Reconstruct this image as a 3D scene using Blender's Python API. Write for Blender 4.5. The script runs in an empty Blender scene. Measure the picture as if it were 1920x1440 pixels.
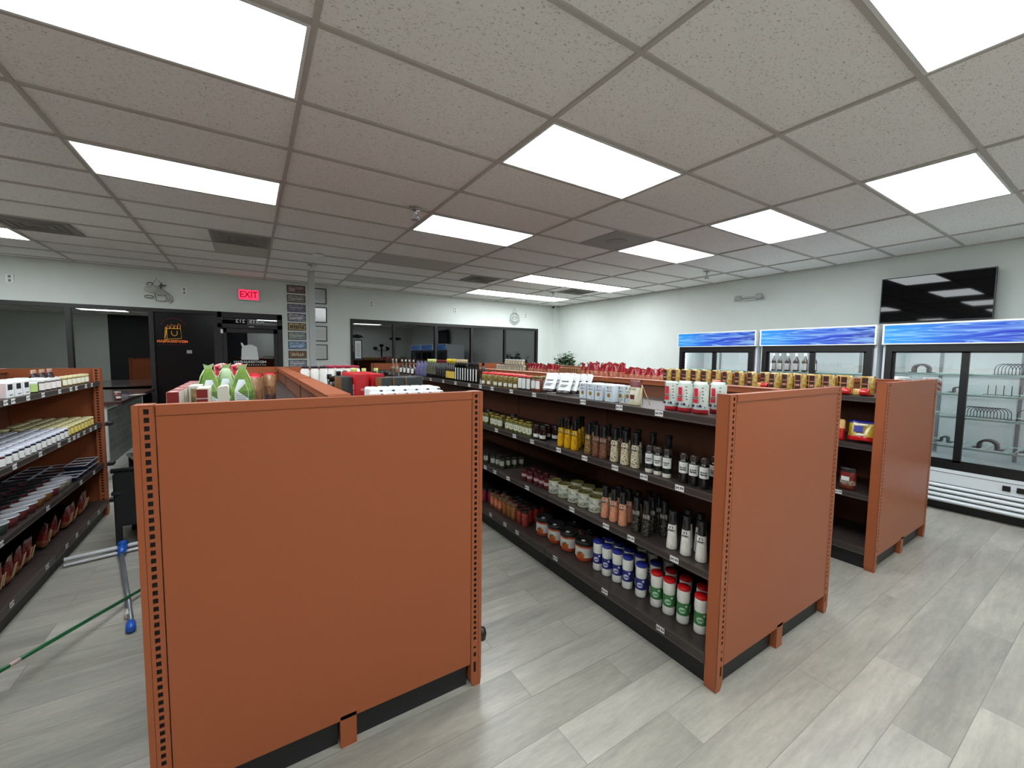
import bpy, bmesh, math, random
from mathutils import Matrix, Vector
random.seed(7)
C = bpy.context.scene.collection
PI = math.pi
# ------------------------------------------------------------------ camera
cam = bpy.data.cameras.new('camera'); co = bpy.data.objects.new('camera', cam); C.objects.link(co)
YAW, PIT, ROL = .5626, -.0707, .0115
cy_, sy_, cp_, sp_, cr_, sr_ = math.cos(YAW), math.sin(YAW), math.cos(PIT), math.sin(PIT), math.cos(ROL), math.sin(ROL)
fw = Vector((sy_*cp_, cy_*cp_, sp_)); rt = Vector((cy_, -sy_, 0)); up = rt.cross(fw)
rx = cr_*rt + sr_*up; ux = -sr_*rt + cr_*up
co.matrix_world = Matrix(((rx.x, ux.x, -fw.x, .9577), (rx.y, ux.y, -fw.y, -.683), (rx.z, ux.z, -fw.z, 1.53), (0, 0, 0, 1)))
cam.sensor_fit = 'HORIZONTAL'; cam.sensor_width = 36; cam.lens = 36*767.73/1920
cam.shift_x = 7.5/1920; cam.shift_y = .65/1920; cam.clip_start = .05
bpy.context.scene.camera = co
# ------------------------------------------------------------------ world, exposure
S = bpy.context.scene
S.view_settings.view_transform = 'Standard'; S.view_settings.look = 'None'
S.view_settings.gamma = 1; S.view_settings.use_curve_mapping = False
S.view_settings.exposure = 0.0
PANEL = 17.0                                     # radiance of the LED ceiling panels
w = bpy.data.worlds.new('night'); S.world = w; w.use_nodes = True
w.node_tree.nodes['Background'].inputs[0].default_value = (.10, .12, .2, 1)
w.node_tree.nodes['Background'].inputs[1].default_value = .03
S.cycles.max_bounces = 10; S.cycles.diffuse_bounces = 5; S.cycles.glossy_bounces = 4; S.cycles.transparent_max_bounces = 16
S.cycles.sample_clamp_indirect = 6; S.cycles.caustics_reflective = False; S.cycles.caustics_refractive = False
S.cycles.use_denoising = True
H = 2.85; XW = 8.04; YW = 8.11; XL = -6.6; YR = -3.6     # ceiling height, right wall, storefront wall, left wall, rear wall

# ------------------------------------------------------------------ materials
def lin(c):
    return tuple(((v/255)/12.92 if v <= 10.3 else ((v/255+.055)/1.055)**2.4) for v in c) + (1,)
MATS = {}
def M(name, col=(128, 128, 128), rough=.5, metal=0, spec=None, emit=0, ecol=None, alpha=None, coat=0, noise=0, nscale=20, bump=0, col2=None, stretch=None, thr=None):
    if name in MATS: return MATS[name]
    m = bpy.data.materials.new(name); m.use_nodes = True; MATS[name] = m
    nt = m.node_tree; b = nt.nodes['Principled BSDF']
    b.inputs['Base Color'].default_value = lin(col); b.inputs['Roughness'].default_value = rough; b.inputs['Metallic'].default_value = metal
    if spec is not None: b.inputs['Specular IOR Level'].default_value = spec
    if coat: b.inputs['Coat Weight'].default_value = coat; b.inputs['Coat Roughness'].default_value = .1
    if emit: b.inputs['Emission Color'].default_value = lin(ecol or col); b.inputs['Emission Strength'].default_value = emit
    if noise or bump or col2:
        tc = nt.nodes.new('ShaderNodeTexCoord'); mp = nt.nodes.new('ShaderNodeMapping'); n = nt.nodes.new('ShaderNodeTexNoise')
        nt.links.new(tc.outputs['Object'], mp.inputs[0]); nt.links.new(mp.outputs[0], n.inputs['Vector'])
        if stretch: mp.inputs['Scale'].default_value = stretch
        n.inputs['Scale'].default_value = nscale; n.inputs['Detail'].default_value = 3
        if noise or col2:
            r = nt.nodes.new('ShaderNodeValToRGB'); nt.links.new(n.outputs[0], r.inputs[0]); nt.links.new(r.outputs[0], b.inputs['Base Color'])
            if col2: c1, c2 = lin(col), lin(col2)
            else:
                L = lin(col); c1 = tuple(min(1, v*(1-noise)) for v in L[:3])+(1,); c2 = tuple(min(1, v*(1+noise)) for v in L[:3])+(1,)
            a, d = thr or (.35, .65)
            r.color_ramp.elements[0].position = a; r.color_ramp.elements[0].color = c1
            r.color_ramp.elements[1].position = d; r.color_ramp.elements[1].color = c2
        if bump:
            bp = nt.nodes.new('ShaderNodeBump'); bp.inputs['Strength'].default_value = bump; bp.inputs['Distance'].default_value = .004
            nt.links.new(n.outputs[0], bp.inputs['Height']); nt.links.new(bp.outputs[0], b.inputs['Normal'])
    return m
def glassmat(name, tint=(255, 255, 255), refl=.08, rough=0, ior=1.5):
    if name in MATS: return MATS[name]
    m = bpy.data.materials.new(name); m.use_nodes = True; MATS[name] = m; nt = m.node_tree; nt.nodes.clear()
    o = nt.nodes.new('ShaderNodeOutputMaterial'); mx = nt.nodes.new('ShaderNodeMixShader'); t = nt.nodes.new('ShaderNodeBsdfTransparent')
    g = nt.nodes.new('ShaderNodeBsdfGlossy'); f = nt.nodes.new('ShaderNodeFresnel'); a = nt.nodes.new('ShaderNodeMath')
    t.inputs[0].default_value = lin(tint); g.inputs['Roughness'].default_value = rough; f.inputs[0].default_value = ior
    a.operation = 'MULTIPLY_ADD'; a.inputs[1].default_value = 1; a.inputs[2].default_value = refl; a.use_clamp = True
    nt.links.new(f.outputs[0], a.inputs[0]); nt.links.new(a.outputs[0], mx.inputs[0]); nt.links.new(t.outputs[0], mx.inputs[1]); nt.links.new(g.outputs[0], mx.inputs[2]); nt.links.new(mx.outputs[0], o.inputs[0])
    return m
def brick_mat(name, c1, c2, mortar, scale, bw, bh, msize, rot=0, rough=.35, grain=None, offs=.5, plane='XY'):
    m = bpy.data.materials.new(name); m.use_nodes = True; MATS[name] = m; nt = m.node_tree; b = nt.nodes['Principled BSDF']
    tc = nt.nodes.new('ShaderNodeTexCoord'); mp = nt.nodes.new('ShaderNodeMapping'); br = nt.nodes.new('ShaderNodeTexBrick')
    nt.links.new(tc.outputs['Object'], mp.inputs[0]); mp.inputs['Rotation'].default_value = (0, 0, rot)
    if plane != 'XY':
        sx = nt.nodes.new('ShaderNodeSeparateXYZ'); cx = nt.nodes.new('ShaderNodeCombineXYZ')
        nt.links.new(mp.outputs[0], sx.inputs[0]); nt.links.new(sx.outputs['Y' if plane == 'YZ' else 'X'], cx.inputs[0]); nt.links.new(sx.outputs[2], cx.inputs[1]); vec = cx.outputs[0]
    else: vec = mp.outputs[0]
    nt.links.new(vec, br.inputs['Vector'])
    br.inputs['Color1'].default_value = lin(c1); br.inputs['Color2'].default_value = lin(c2); br.inputs['Mortar'].default_value = lin(mortar)
    br.inputs['Scale'].default_value = scale; br.inputs['Brick Width'].default_value = bw; br.inputs['Row Height'].default_value = bh
    br.inputs['Mortar Size'].default_value = msize; br.inputs['Mortar Smooth'].default_value = .1; br.offset = offs; br.inputs['Bias'].default_value = -.1
    last = br.outputs['Color']
    if grain:
        for sc, st, amt in grain:
            mg = nt.nodes.new('ShaderNodeMapping'); mg.inputs['Scale'].default_value = st; nt.links.new(vec, mg.inputs[0])
            # shift the grain plank by plank so it breaks at the seams
            ad = nt.nodes.new('ShaderNodeVectorMath'); ad.operation = 'MULTIPLY_ADD'; nt.links.new(br.outputs['Color'], ad.inputs[0]); ad.inputs[1].default_value = (40, 60, 90); nt.links.new(mg.outputs[0], ad.inputs[2])
            n = nt.nodes.new('ShaderNodeTexNoise'); n.inputs['Scale'].default_value = sc; n.inputs['Detail'].default_value = 6; n.inputs['Roughness'].default_value = .65
            nt.links.new(ad.outputs[0], n.inputs['Vector'])
            r = nt.nodes.new('ShaderNodeValToRGB'); nt.links.new(n.outputs[0], r.inputs[0])
            r.color_ramp.elements[0].position = .3; r.color_ramp.elements[0].color = (1-amt, 1-amt, 1-amt*.95, 1)
            r.color_ramp.elements[1].position = .7; r.color_ramp.elements[1].color = (1+amt*.5, 1+amt*.5, 1+amt*.45, 1)
            mi = nt.nodes.new('ShaderNodeMix'); mi.data_type = 'RGBA'; mi.blend_type = 'MULTIPLY'; mi.inputs[0].default_value = 1
            nt.links.new(last, mi.inputs[6]); nt.links.new(r.outputs[0], mi.inputs[7]); last = mi.outputs[2]
    nt.links.new(last, b.inputs['Base Color']); b.inputs['Roughness'].default_value = rough
    return m
WALL = M('wall_paint', (213, 219, 214), .65, noise=.02, nscale=3)
BROWN = M('copper_brown_paint', (155, 86, 54), .36, bump=.12, nscale=260, spec=.25)
BROWN_SHADED = M('brown_back_panel', (116, 70, 50), .55, spec=.3)  # shelving brown darkened, shade between the shelves put into the colour
SLOTD = M('slot_inside', (12, 6, 5), .8)  # near-black colour paints in the shade inside the post slots
SHELF = M('dark_shelf_metal', (66, 58, 55), .38, metal=.2, spec=.5)
RAIL = M('shelf_rail', (92, 82, 78), .35, metal=.3)
KICK = M('black_kick_plate', (20, 20, 22), .5)
BLACK = M('black_plastic', (16, 16, 17), .4)
WHITE = M('white_plastic', (232, 234, 232), .4)
BRONZE = M('dark_bronze_frame', (38, 36, 36), .45, metal=.3)
CHROME = M('chrome', (200, 200, 205), .2, metal=1)
LEDM = M('led_panel', (255, 255, 255), .5, emit=PANEL, ecol=(244, 250, 254))

# ------------------------------------------------------------------ mesh helpers
class MB:
    def __init__(s): s.b = bmesh.new(); s.mi = 0
    def mat(s, i): s.mi = i; return s
    def _f(s, vs):
        try: f = s.b.faces.new(vs); f.material_index = s.mi; return f
        except ValueError: return None
    def box(s, x0, x1, y0, y1, z0, z1, bev=0):
        vs = [s.b.verts.new(p) for p in ((x0, y0, z0), (x1, y0, z0), (x1, y1, z0), (x0, y1, z0), (x0, y0, z1), (x1, y0, z1), (x1, y1, z1), (x0, y1, z1))]
        fs = [s._f([vs[i] for i in q]) for q in ((3, 2, 1, 0), (4, 5, 6, 7), (0, 1, 5, 4), (1, 2, 6, 5), (2, 3, 7, 6), (3, 0, 4, 7))]
        if bev:
            es = list({e for f in fs for e in f.edges}); r = bmesh.ops.bevel(s.b, geom=es, offset=bev, segments=2, profile=.5, affect='EDGES')
            for f in r['faces']: f.material_index = s.mi
        return s
    def quad(s, *p): s._f([s.b.verts.new(q) for q in p]); return s
    def prism(s, pts, a, b_, axis='y'):
        """extrude a 2D outline between a and b_ along axis"""
        def P(u, v, t): return {'y': (u, t, v), 'x': (t, u, v), 'z': (u, v, t)}[axis]
        A = [s.b.verts.new(P(u, v, a)) for u, v in pts]; B = [s.b.verts.new(P(u, v, b_)) for u, v in pts]; n = len(pts)
        s._f(A); s._f(B[::-1])
        for i in range(n): s._f([A[i], B[i], B[(i+1) % n], A[(i+1) % n]])
        return s
    def lathe(s, prof, n=20, cx=0, cy=0, a0=0, a1=2*PI, caps=True, smooth=True):
        full = abs(a1-a0-2*PI) < 1e-6; k = n if full else n+1; rings = []
        for r, z in prof: rings.append([s.b.verts.new((cx+r*math.cos(a0+(a1-a0)*i/n), cy+r*math.sin(a0+(a1-a0)*i/n), z)) for i in range(k)] if r > 1e-6 else [s.b.verts.new((cx, cy, z))])
        for j in range(len(rings)-1):
            A, B = rings[j], rings[j+1]
            for i in range(n):
                i2 = (i+1) % k
                if len(A) == 1 and len(B) == 1: continue
                f = s._f([A[0], B[i2], B[i]]) if len(A) == 1 else s._f([A[i], A[i2], B[0]]) if len(B) == 1 else s._f([A[i], A[i2], B[i2], B[i]])
                if f and smooth: f.smooth = True
        if caps and full:
            if len(rings[0]) > 1: s._f(rings[0][::-1])
            if len(rings[-1]) > 1: s._f(rings[-1])
        return s
    def tube(s, pts, r, n=8, closed=False):
        pts = [Vector(p) for p in pts]; rings = []; L = len(pts); prev = None
        for i, p in enumerate(pts):
            d = (pts[(i+1) % L] if (closed or i < L-1) else p) - (pts[i-1] if (closed or i > 0) else p); d.normalize()
            u = prev if prev is not None and abs(prev.dot(d)) < .99 else (Vector((0, 0, 1)) if abs(d.z) < .9 else Vector((1, 0, 0)))
            a = (u - d*u.dot(d)).normalized(); b_ = d.cross(a); prev = a
            rr = r[i] if isinstance(r, (list, tuple)) else r
            rings.append([s.b.verts.new(p + a*math.cos(2*PI*k/n)*rr + b_*math.sin(2*PI*k/n)*rr) for k in range(n)])
        for i in range(L if closed else L-1):
            A, B = rings[i], rings[(i+1) % L]
            for k in range(n):
                f = s._f([A[k], A[(k+1) % n], B[(k+1) % n], B[k]])
                if f: f.smooth = True
        if not closed: s._f(rings[0][::-1]); s._f(rings[-1])
        return s
    def sphere(s, c, r, n=10, sc=(1, 1, 1)):
        g = bmesh.ops.create_uvsphere(s.b, u_segments=n, v_segments=max(6, n*2//3), radius=r, matrix=Matrix.Translation(c) @ Matrix.Diagonal((*sc, 1)))
        for v in g['verts']:
            for f in v.link_faces: f.material_index = s.mi; f.smooth = True
        return s
    def add(s, polys):                              # list of vertex-coordinate polygons
        for p in polys: s._f([s.b.verts.new(q) for q in p])
        return s
    def mesh(s, name, mats):
        me = bpy.data.meshes.new(name); bmesh.ops.recalc_face_normals(s.b, faces=s.b.faces[:]) ; s.b.to_mesh(me); s.b.free()
        for m in (mats if isinstance(mats, (list, tuple)) else [mats]): me.materials.append(m)
        return me
    def build(s, name, mats, parent=None, loc=None):
        o = bpy.data.objects.new(name, s.mesh(name, mats)); C.objects.link(o)
        if parent is not None: o.parent = parent
        if loc: o.location = loc
        return o
def tag(o, label, cat, group=None):
    o['label'] = label; o['category'] = cat
    if group: o['group'] = group
    return o
def thing(name, label=None, cat=None, loc=(0, 0, 0), rz=0, group=None):
    o = bpy.data.objects.new(name, None); C.objects.link(o); o.location = loc; o.rotation_euler = (0, 0, rz)
    if label: tag(o, label, cat, group)
    return o
def struct(o): o['kind'] = 'structure'; return o
def dup(root, loc, rz=0, label=None, group=None, cat=None, tilt=None, scale=None):
    r = root.copy(); C.objects.link(r); r.location = loc; r.rotation_euler = tilt if tilt else (0, 0, rz)
    if scale: r.scale = scale
    tag(r, label, cat, group)
    for ch in list(root.children):
        c = ch.copy(); C.objects.link(c); c.parent = r
        for g in ch.children:
            d = g.copy(); C.objects.link(d); d.parent = c
    return r
TXT = {}
def text_polys(t, size, align='CENTER', bold=0):
    k = (t, size, bold)
    if k not in TXT:
        cu = bpy.data.curves.new('t', 'FONT'); cu.body = t; cu.size = size; cu.align_x = align; cu.align_y = 'CENTER'; cu.resolution_u = 2; cu.offset = bold
        ob = bpy.data.objects.new('t', cu); me = ob.to_mesh()
        TXT[k] = [[tuple(me.vertices[i].co) for i in p.vertices] for p in me.polygons]
        ob.to_mesh_clear(); bpy.data.objects.remove(ob); bpy.data.curves.remove(cu)
    return TXT[k]
def text_on(mb, t, size, f, bold=0):                # f maps (u,v) -> xyz
    mb.add([[f(p[0], p[1]) for p in poly] for poly in text_polys(t, size, bold=bold)])
ORD = 'first second third fourth fifth sixth seventh eighth ninth tenth eleventh twelfth thirteenth fourteenth fifteenth sixteenth seventeenth eighteenth nineteenth twentieth'.split()
ORD += ['twenty-'+o for o in ORD[:9]] + ['thirtieth'] + ['thirty-'+o for o in ORD[:9]]

# ------------------------------------------------------------------ room shell
FLOORM = brick_mat('vinyl_planks', (166, 163, 152), (184, 181, 170), (138, 135, 127), 1, 1.22, .18, .0016, rough=.30,
                   grain=[(1.5, (1.1, 7, 1), .25), (6, (1.2, 10, 1), .13), (1.1, (.9, 2.0, 1), .20), (26, (1, 2.5, 1), .06)], offs=.37)
struct(MB().box(XL, XW, YR, YW, -.05, 0).build('floor', FLOORM))
# acoustic tile: fine fissures as dark pits with bump
ct = bpy.data.materials.new('acoustic_tile'); ct.use_nodes = True; nt = ct.node_tree; b = nt.nodes['Principled BSDF']; b.inputs['Roughness'].default_value = .9; b.inputs['Specular IOR Level'].default_value = .1
tc = nt.nodes.new('ShaderNodeTexCoord'); mp = nt.nodes.new('ShaderNodeMapping'); mp.inputs['Scale'].default_value = (1, 1.7, 1)
n = nt.nodes.new('ShaderNodeTexNoise'); n.inputs['Scale'].default_value = 75; n.inputs['Detail'].default_value = 2; n.inputs['Distortion'].default_value = .8
r = nt.nodes.new('ShaderNodeValToRGB'); r.color_ramp.elements[0].position = .30; r.color_ramp.elements[0].color = (.5, .49, .47, 1); r.color_ramp.elements[1].position = .40; r.color_ramp.elements[1].color = (.95, .95, .94, 1)
nt.links.new(tc.outputs['Object'], mp.inputs[0]); nt.links.new(mp.outputs[0], n.inputs['Vector']); nt.links.new(n.outputs[0], r.inputs[0]); nt.links.new(r.outputs[0], b.inputs['Base Color'])
bp = nt.nodes.new('ShaderNodeBump'); bp.inputs['Strength'].default_value = .5; bp.inputs['Distance'].default_value = .003; nt.links.new(r.outputs[0], bp.inputs['Height']); nt.links.new(bp.outputs[0], b.inputs['Normal'])
TX, TY = 1.2192, .6096
ceil = struct(MB().box(XL, XW, YR, YW, H+.012, H+.06).build('ceiling', ct))
g = MB(); i = -6
while i*TX < XW:
    if i*TX > XL: g.box(i*TX-.012, i*TX+.012, YR, YW, H, H+.014)
    i += 1
j = -6
while j*TY < YW:
    if j*TY > YR: g.box(XL, XW, j*TY-.012, j*TY+.012, H+.0006, H+.014)
    j += 1
g.box(XL, XW, YW-.025, YW, H-.001, H+.013).box(XW-.025, XW, YR, YW, H-.001, H+.013)
g.build('ceiling_grid', M('grid_paint', (188, 184, 178), .6), ceil)
GREYT = M('grey_tile', (196, 194, 188), .8); PALET = M('pale_tile', (196, 198, 194), .6)
g = MB()
g.box(2*TX+.013, 3*TX-.013, 8*TY+.013, 9*TY-.013, H+.008, H+.0125)
g.box(.5*TX, TX-.013, 8*TY+.013, 10*TY-.013, H+.006, H+.0125)
g.build('replaced_tile', GREYT, ceil)['label'] = 'darker grey replaced tiles'
MB().box(2*TX+.013, 3*TX-.013, 11*TY+.013, 12*TY-.013, H+.006, H+.0125).build('blank_panel', PALET, ceil)
# walls
struct(MB().box(XW, XW+.15, YR, YW+.15, 0, H+.06).build('wall_right', WALL))
struct(MB().box(XL-.15, XL, YR, YW+.15, 0, H+.06).build('wall_left', WALL))
CHAR = M('charcoal_wall', (30, 30, 33), .6)
rw = struct(MB().mat(0).box(XL, -3.4, YR-.15, YR, 0, H+.06).box(.9, XW, YR-.15, YR, 0, H+.06).mat(1).box(-3.4, .9, YR-.15, YR, 0, H+.06).build('wall_rear', [WALL, CHAR]))
ZT = 2.235
g = MB(); g.box(XL, XW, YW, YW+.15, ZT, H+.06).box(XL, -3.4, YW, YW+.15, 0, ZT).box(1.49, 2.70, YW, YW+.15, 0, ZT).box(7.42, XW, YW, YW+.15, 0, ZT).box(2.70, 7.42, YW, YW+.15, 0, .75)
struct(g.build('wall_front', WALL))
MB().box(XW-.16, XW, YW-.10, YW, 0, H).build('corner_chase', WALL, bpy.data.objects['wall_front'])
BASEM = M('grey_baseboard', (120, 120, 118), .5)
struct(MB().box(XW-.012, XW, YR, YW, 0, .1).build('baseboard_right', BASEM))
struct(MB().box(1.49, XW-.16, YW-.012, YW, 0, .1).build('baseboard_front', BASEM))
struct(MB().box(-3.4-3, 12, YW+.15, YW+9, -.1, -.02).build('ground', M('asphalt', (50, 50, 52), .9)))
# dark silhouettes of a wall mural on the rear wall (seen only mirrored in the windows)
mu = MB(); rnd = random.Random(3)
def blob(cx, cz, rx_, rz_, n=14): mu.add([[(cx+rx_*math.cos(2*PI*k/n)*rnd.uniform(.75, 1.15), YR+.004, cz+rz_*math.sin(2*PI*k/n)*rnd.uniform(.7, 1.2)) for k in range(n)]])
for a in ((5.3, 2.35, .35, .1), (4.8, 2.0, .25, .09), (5.0, 1.85, .2, .05), (5.05, 1.45, .4, .26), (4.4, 1.35, .12, .16), (6.2, 1.8, .11, .1), (6.5, 1.95, .12, .08), (6.8, 1.8, .11, .1), (5.6, 1.05, .5, .06), (7.2, 2.3, .35, .08)): blob(*a)
mu.box(6.46, 6.54, YR+.001, YR+.006, 1.0, 1.95).box(6.2, 6.8, YR+.001, YR+.006, 1.68, 1.71)
tag(mu.build('wall_mural', M('mural_ink', (34, 34, 38), .7)), 'dark mural of lamp post, boat and birds mirrored in the window glass', 'mural')

# ------------------------------------------------------------------ storefront windows and door
GL = glassmat('window_glass', (140, 145, 150), .10)
def storefront(name, xs, z0, z1, mull=.05, film=(), glm=None):
    w_ = struct(thing(name)); f = MB()
    f.box(xs[0], xs[-1], YW-.005, YW+.10, z1-.06, z1).box(xs[0], xs[-1], YW-.005, YW+.10, z0, z0+.06)
    for k, x in enumerate(xs):
        a, b_ = (x, x+mull) if k == 0 else (x-mull, x) if k == len(xs)-1 else (x-mull/2, x+mull/2)
        f.box(a, b_, YW-.006, YW+.10, z0, z1)
    f.build('window_frame', BRONZE, w_)
    for k in range(len(xs)-1):
        p = MB().box(xs[k]+mull*.5, xs[k+1]-mull*.5, YW+.040, YW+.046, z0+.05, z1-.05)
        p.build('black_panel' if k in film else 'glass_pane', M('black_film', (17, 17, 19), .22, spec=.3) if k in film else (glm or GL), w_)
    return w_
storefront('window_1', [-3.4, -1.34, -.387, .50], .3, ZT, .06, film=(2,), glm=glassmat('walkway_glass', (150, 152, 150), .24))
MB().box(-3.4, .5, YW-.004, YW+.1, 0, .3).build('knee_panel', BRONZE, bpy.data.objects['window_1'])
storefront('window_2', [2.70, 3.60, 4.555, 5.468, 6.412, 7.42], .75, ZT, .05)
MB().box(2.66, 7.46, YW-.03, YW+.02, .72, .75).build('window_sill', WHITE, bpy.data.objects['window_2'])
dr = struct(thing('door_1'))
f = MB().box(.50, .56, YW-.01, YW+.10, 0, ZT).box(1.41, 1.49, YW-.01, YW+.10, 0, ZT).box(.5, 1.49, YW-.01, YW+.10, 2.14, ZT).box(.5, 1.49, YW-.01, YW+.10, 1.96, 2.03)
f.build('door_frame', BRONZE, dr)
MB().box(.54, 1.43, YW+.05, YW+.056, 2.02, 2.15).build('transom_glass', GL, dr)
lf = MB().box(.565, .625, YW, YW+.045, .02, 1.95).box(1.345, 1.405, YW, YW+.045, .02, 1.95).box(.565, 1.405, YW, YW+.045, 1.88, 1.95).box(.565, 1.405, YW, YW+.045, .02, .26).build('door_leaf', BRONZE, dr)
MB().box(.61, 1.36, YW+.02, YW+.026, .24, 1.90).build('door_glass', GL, lf)
MB().tube([(1.33, YW-.005, .9), (1.33, YW-.05, .92), (1.33, YW-.05, 1.2), (1.33, YW-.005, 1.22)], .012).build('door_handle', CHROME, lf)
MB().box(.54, .575, YW-.03, YW, 1.86, 1.93).build('door_sensor', WHITE, dr)
MB().box(.96, 1.04, YW-.02, YW, 1.985, 2.0).build('latch_plate', M('pale_metal', (170, 170, 170), .4), dr)
DEC = M('frosted_decal', (214, 218, 216), .8)
g = MB(); text_on(g, 'SUITE  212', .085, lambda u, v: (.985-u*1.15, YW-.001, 2.083+v), .0015)
g.build('transom_lettering', DEC, dr)
g = MB(); yb = YW+.017
outl = [(.83, 1.395), (1.09, 1.395), (1.10, 1.40), (1.075, 1.60), (1.075, 1.625), (1.05, 1.64), (1.02, 1.66), (.99, 1.665), (.96, 1.672), (.93, 1.662), (.90, 1.655), (.885, 1.645), (.85, 1.705), (.83, 1.70), (.835, 1.66), (.85, 1.62), (.84, 1.60)]
g.prism([(u, v) for u, v in outl], yb-.001, yb, 'y')
text_on(g, 'MEDITERRANEAN', .062, lambda u, v: (.965-u*1.02, yb-.001, 1.355+v), .0008)
for k in range(14): g.box(.72+k*.036, .738+k*.036, yb-.001, yb, 1.295, 1.31)
g.build('door_decal', DEC, lf)
# ------------------------------------------------------------------ ceiling fixtures
def light_unit(i, j):
    L = thing('ceiling_light', None, None, (i*TX, j*TY, H))
    f = MB(); a, b_, c, d = .013, TX-.013, .013, TY-.013; t = .016
    f.box(a, b_, c, c+t, -.002, .010).box(a, b_, d-t, d, -.002, .010).box(a, a+t, c+t, d-t, -.002, .010).box(b_-t, b_, c+t, d-t, -.002, .010)
    f.build('frame', M('light_frame', (225, 228, 226), .5), L)
    MB().box(a+t, b_-t, c+t, d-t, .001, .006).build('diffuser', LEDM, L)
    return L
L0 = light_unit(2, 2); tag(L0, 'LED ceiling panel right of the near sprinkler head, centre of the ceiling', 'ceiling light', 'LED ceiling panels')
for i, j, lab in ((0, 2, 'largest LED ceiling panel, cut by the top left picture edge'), (0, 5, 'LED ceiling panel below the largest one on the left side'),
        (2, 5, 'LED ceiling panel just past the near sprinkler, above the display bottles'), (4, 2, 'square-looking LED ceiling panel left of the television'),
        (4, 4, 'LED ceiling panel beside the round ceiling speaker'), (4, 8, 'left LED panel of the far pair nearer the camera'), (5, 8, 'right LED panel of the far pair nearer the camera'),
        (4, 11, 'left LED panel of the farthest pair by the window wall'), (5, 11, 'right LED panel of the farthest pair by the window wall'),
        (4, 0, 'LED ceiling panel above and in front of the television'), (2, -1, 'LED ceiling panel cut by the top right picture edge'), (-2, 10, 'LED ceiling panel seen as a sliver at the left picture edge'),
        (-2, 2, 'LED ceiling panel behind the view on the left'), (-2, 8, 'LED ceiling panel above the counter, outside the view'), (-4, 8, 'LED ceiling panel over the far left window'), (-4, 2, 'LED ceiling panel over the left rear aisle'), (-4, 5, 'LED ceiling panel over the far left of the shop'), (0, -2, 'LED ceiling panel directly behind the camera'), (4, -4, 'LED ceiling panel over the rear right aisle'), (-3, -3, 'LED ceiling panel over the rear left corner'), (1, -5, 'LED ceiling panel along the rear wall')):  # counter, far left window and left rear panels: unseen, added to brighten left wall
    dup(L0, (i*TX, j*TY, H), 0, lab, 'LED ceiling panels', 'ceiling light')
def sprinkler():
    t = thing('sprinkler_head'); 
    MB().lathe([(.0, .0), (.035, -.001), (.03, -.006), (.0, -.008)], 16).build('escutcheon', CHROME, t)
    s = MB().lathe([(.009, -.006), (.009, -.03), (.006, -.032)], 10)
    s.tube([(.009, 0, -.03), (.018, 0, -.042), (.006, 0, -.058)], .0025, 6).tube([(-.009, 0, -.03), (-.018, 0, -.042), (-.006, 0, -.058)], .0025, 6)
    s.build('sprinkler_body', CHROME, t)
    d = MB().lathe([(.003, -.056), (.024, -.060), (.026, -.062), (.003, -.062)], 12)
    for k in range(8): a = k*PI/4; d.box(.02*math.cos(a)-.003, .02*math.cos(a)+.003, .02*math.sin(a)-.003, .02*math.sin(a)+.003, -.066, -.058)
    d.build('deflector', CHROME, t); return t
sp = sprinkler(); sp.scale = (1.5, 1.5, 1.5); sp.location = (2.27, 3.02, H); tag(sp, 'chrome sprinkler head nearest the camera, left of two ceiling lights', 'sprinkler', 'sprinkler heads')
for x, y, l in ((1.78, 6.2, 'chrome sprinkler head above the grey square column'), (6.97, 3.13, 'chrome sprinkler head near the white right wall'), (6.39, 6.2, 'chrome sprinkler head between the two farthest light pairs')):
    dup(sp, (x, y, H), 0, l, 'sprinkler heads', 'sprinkler')
t = thing('smoke_detector', 'white round detector on the ceiling above the column', 'smoke detector', (1.78, 5.45, H))
MB().lathe([(0, 0), (.075, 0), (.075, -.02), (.06, -.045), (.0, -.05)], 20).build('detector_body', WHITE, t); MB().lathe([(0, -.05), (.02, -.05), (.018, -.056), (0, -.057)], 12).build('sensor_cap', WHITE, t)
t = thing('ceiling_speaker', 'round speaker set in a darker grey square ceiling tile', 'speaker', (4.57, 2.745, H))
MB().box(-.29, .29, -.29, .29, .004, .0115).build('speaker_tile', M('dark_tile', (165, 165, 163), .8), t)
MB().lathe([(.0, 0), (.10, 0), (.115, .004)], 28).build('speaker_grille', M('speaker_mesh', (150, 152, 152), .7, bump=.6, nscale=300), t)
def vent(x, y, lab, w_=.29):
    t = thing('air_vent', lab, 'vent', (x, y, H), 0, 'ceiling air vents')
    MB().box(-w_, w_, -w_, w_, .002, .011).build('backing', M('vent_grey', (150, 148, 143), .7), t)
    f = MB()
    f.box(-w_, w_, -w_, -w_+.03, -.006, .004).box(-w_, w_, w_-.03, w_, -.006, .004).box(-w_, -w_+.03, -w_+.03, w_-.03, -.006, .004).box(w_-.03, w_, -w_+.03, w_-.03, -.006, .004)
    f.build('frame', M('vent_white', (150, 149, 145), .6), t)
    g = MB()
    for q in (.2, .13, .06): 
        g.tube([(-q, -q, -.003), (q, -q, -.003), (q, q, -.003), (-q, q, -.003)], .009, 4, True)
    g.build('louvre', M('vent_white', (176, 174, 168), .6), t); return t
vent(.91, 5.17, 'square air vent in the ceiling left of centre, above the exit sign'); vent(-.91, 5.78, 'square air vent at far left of the ceiling'); vent(6.7, 5.8, 'square air vent between the far light pairs by the right wall'); vent(4.42, 5.76, 'square air vent left of the far light pairs', .27)
t = thing('dome_camera', 'small black and white security camera in the far corner', 'camera', (7.75, 7.9, H))
MB().lathe([(0, 0), (.04, 0), (.04, -.02), (0, -.022)], 16).build('mount', WHITE, t); MB().sphere((0, 0, -.04), .035, 12).build('lens_ball', BLACK, t)
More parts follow.
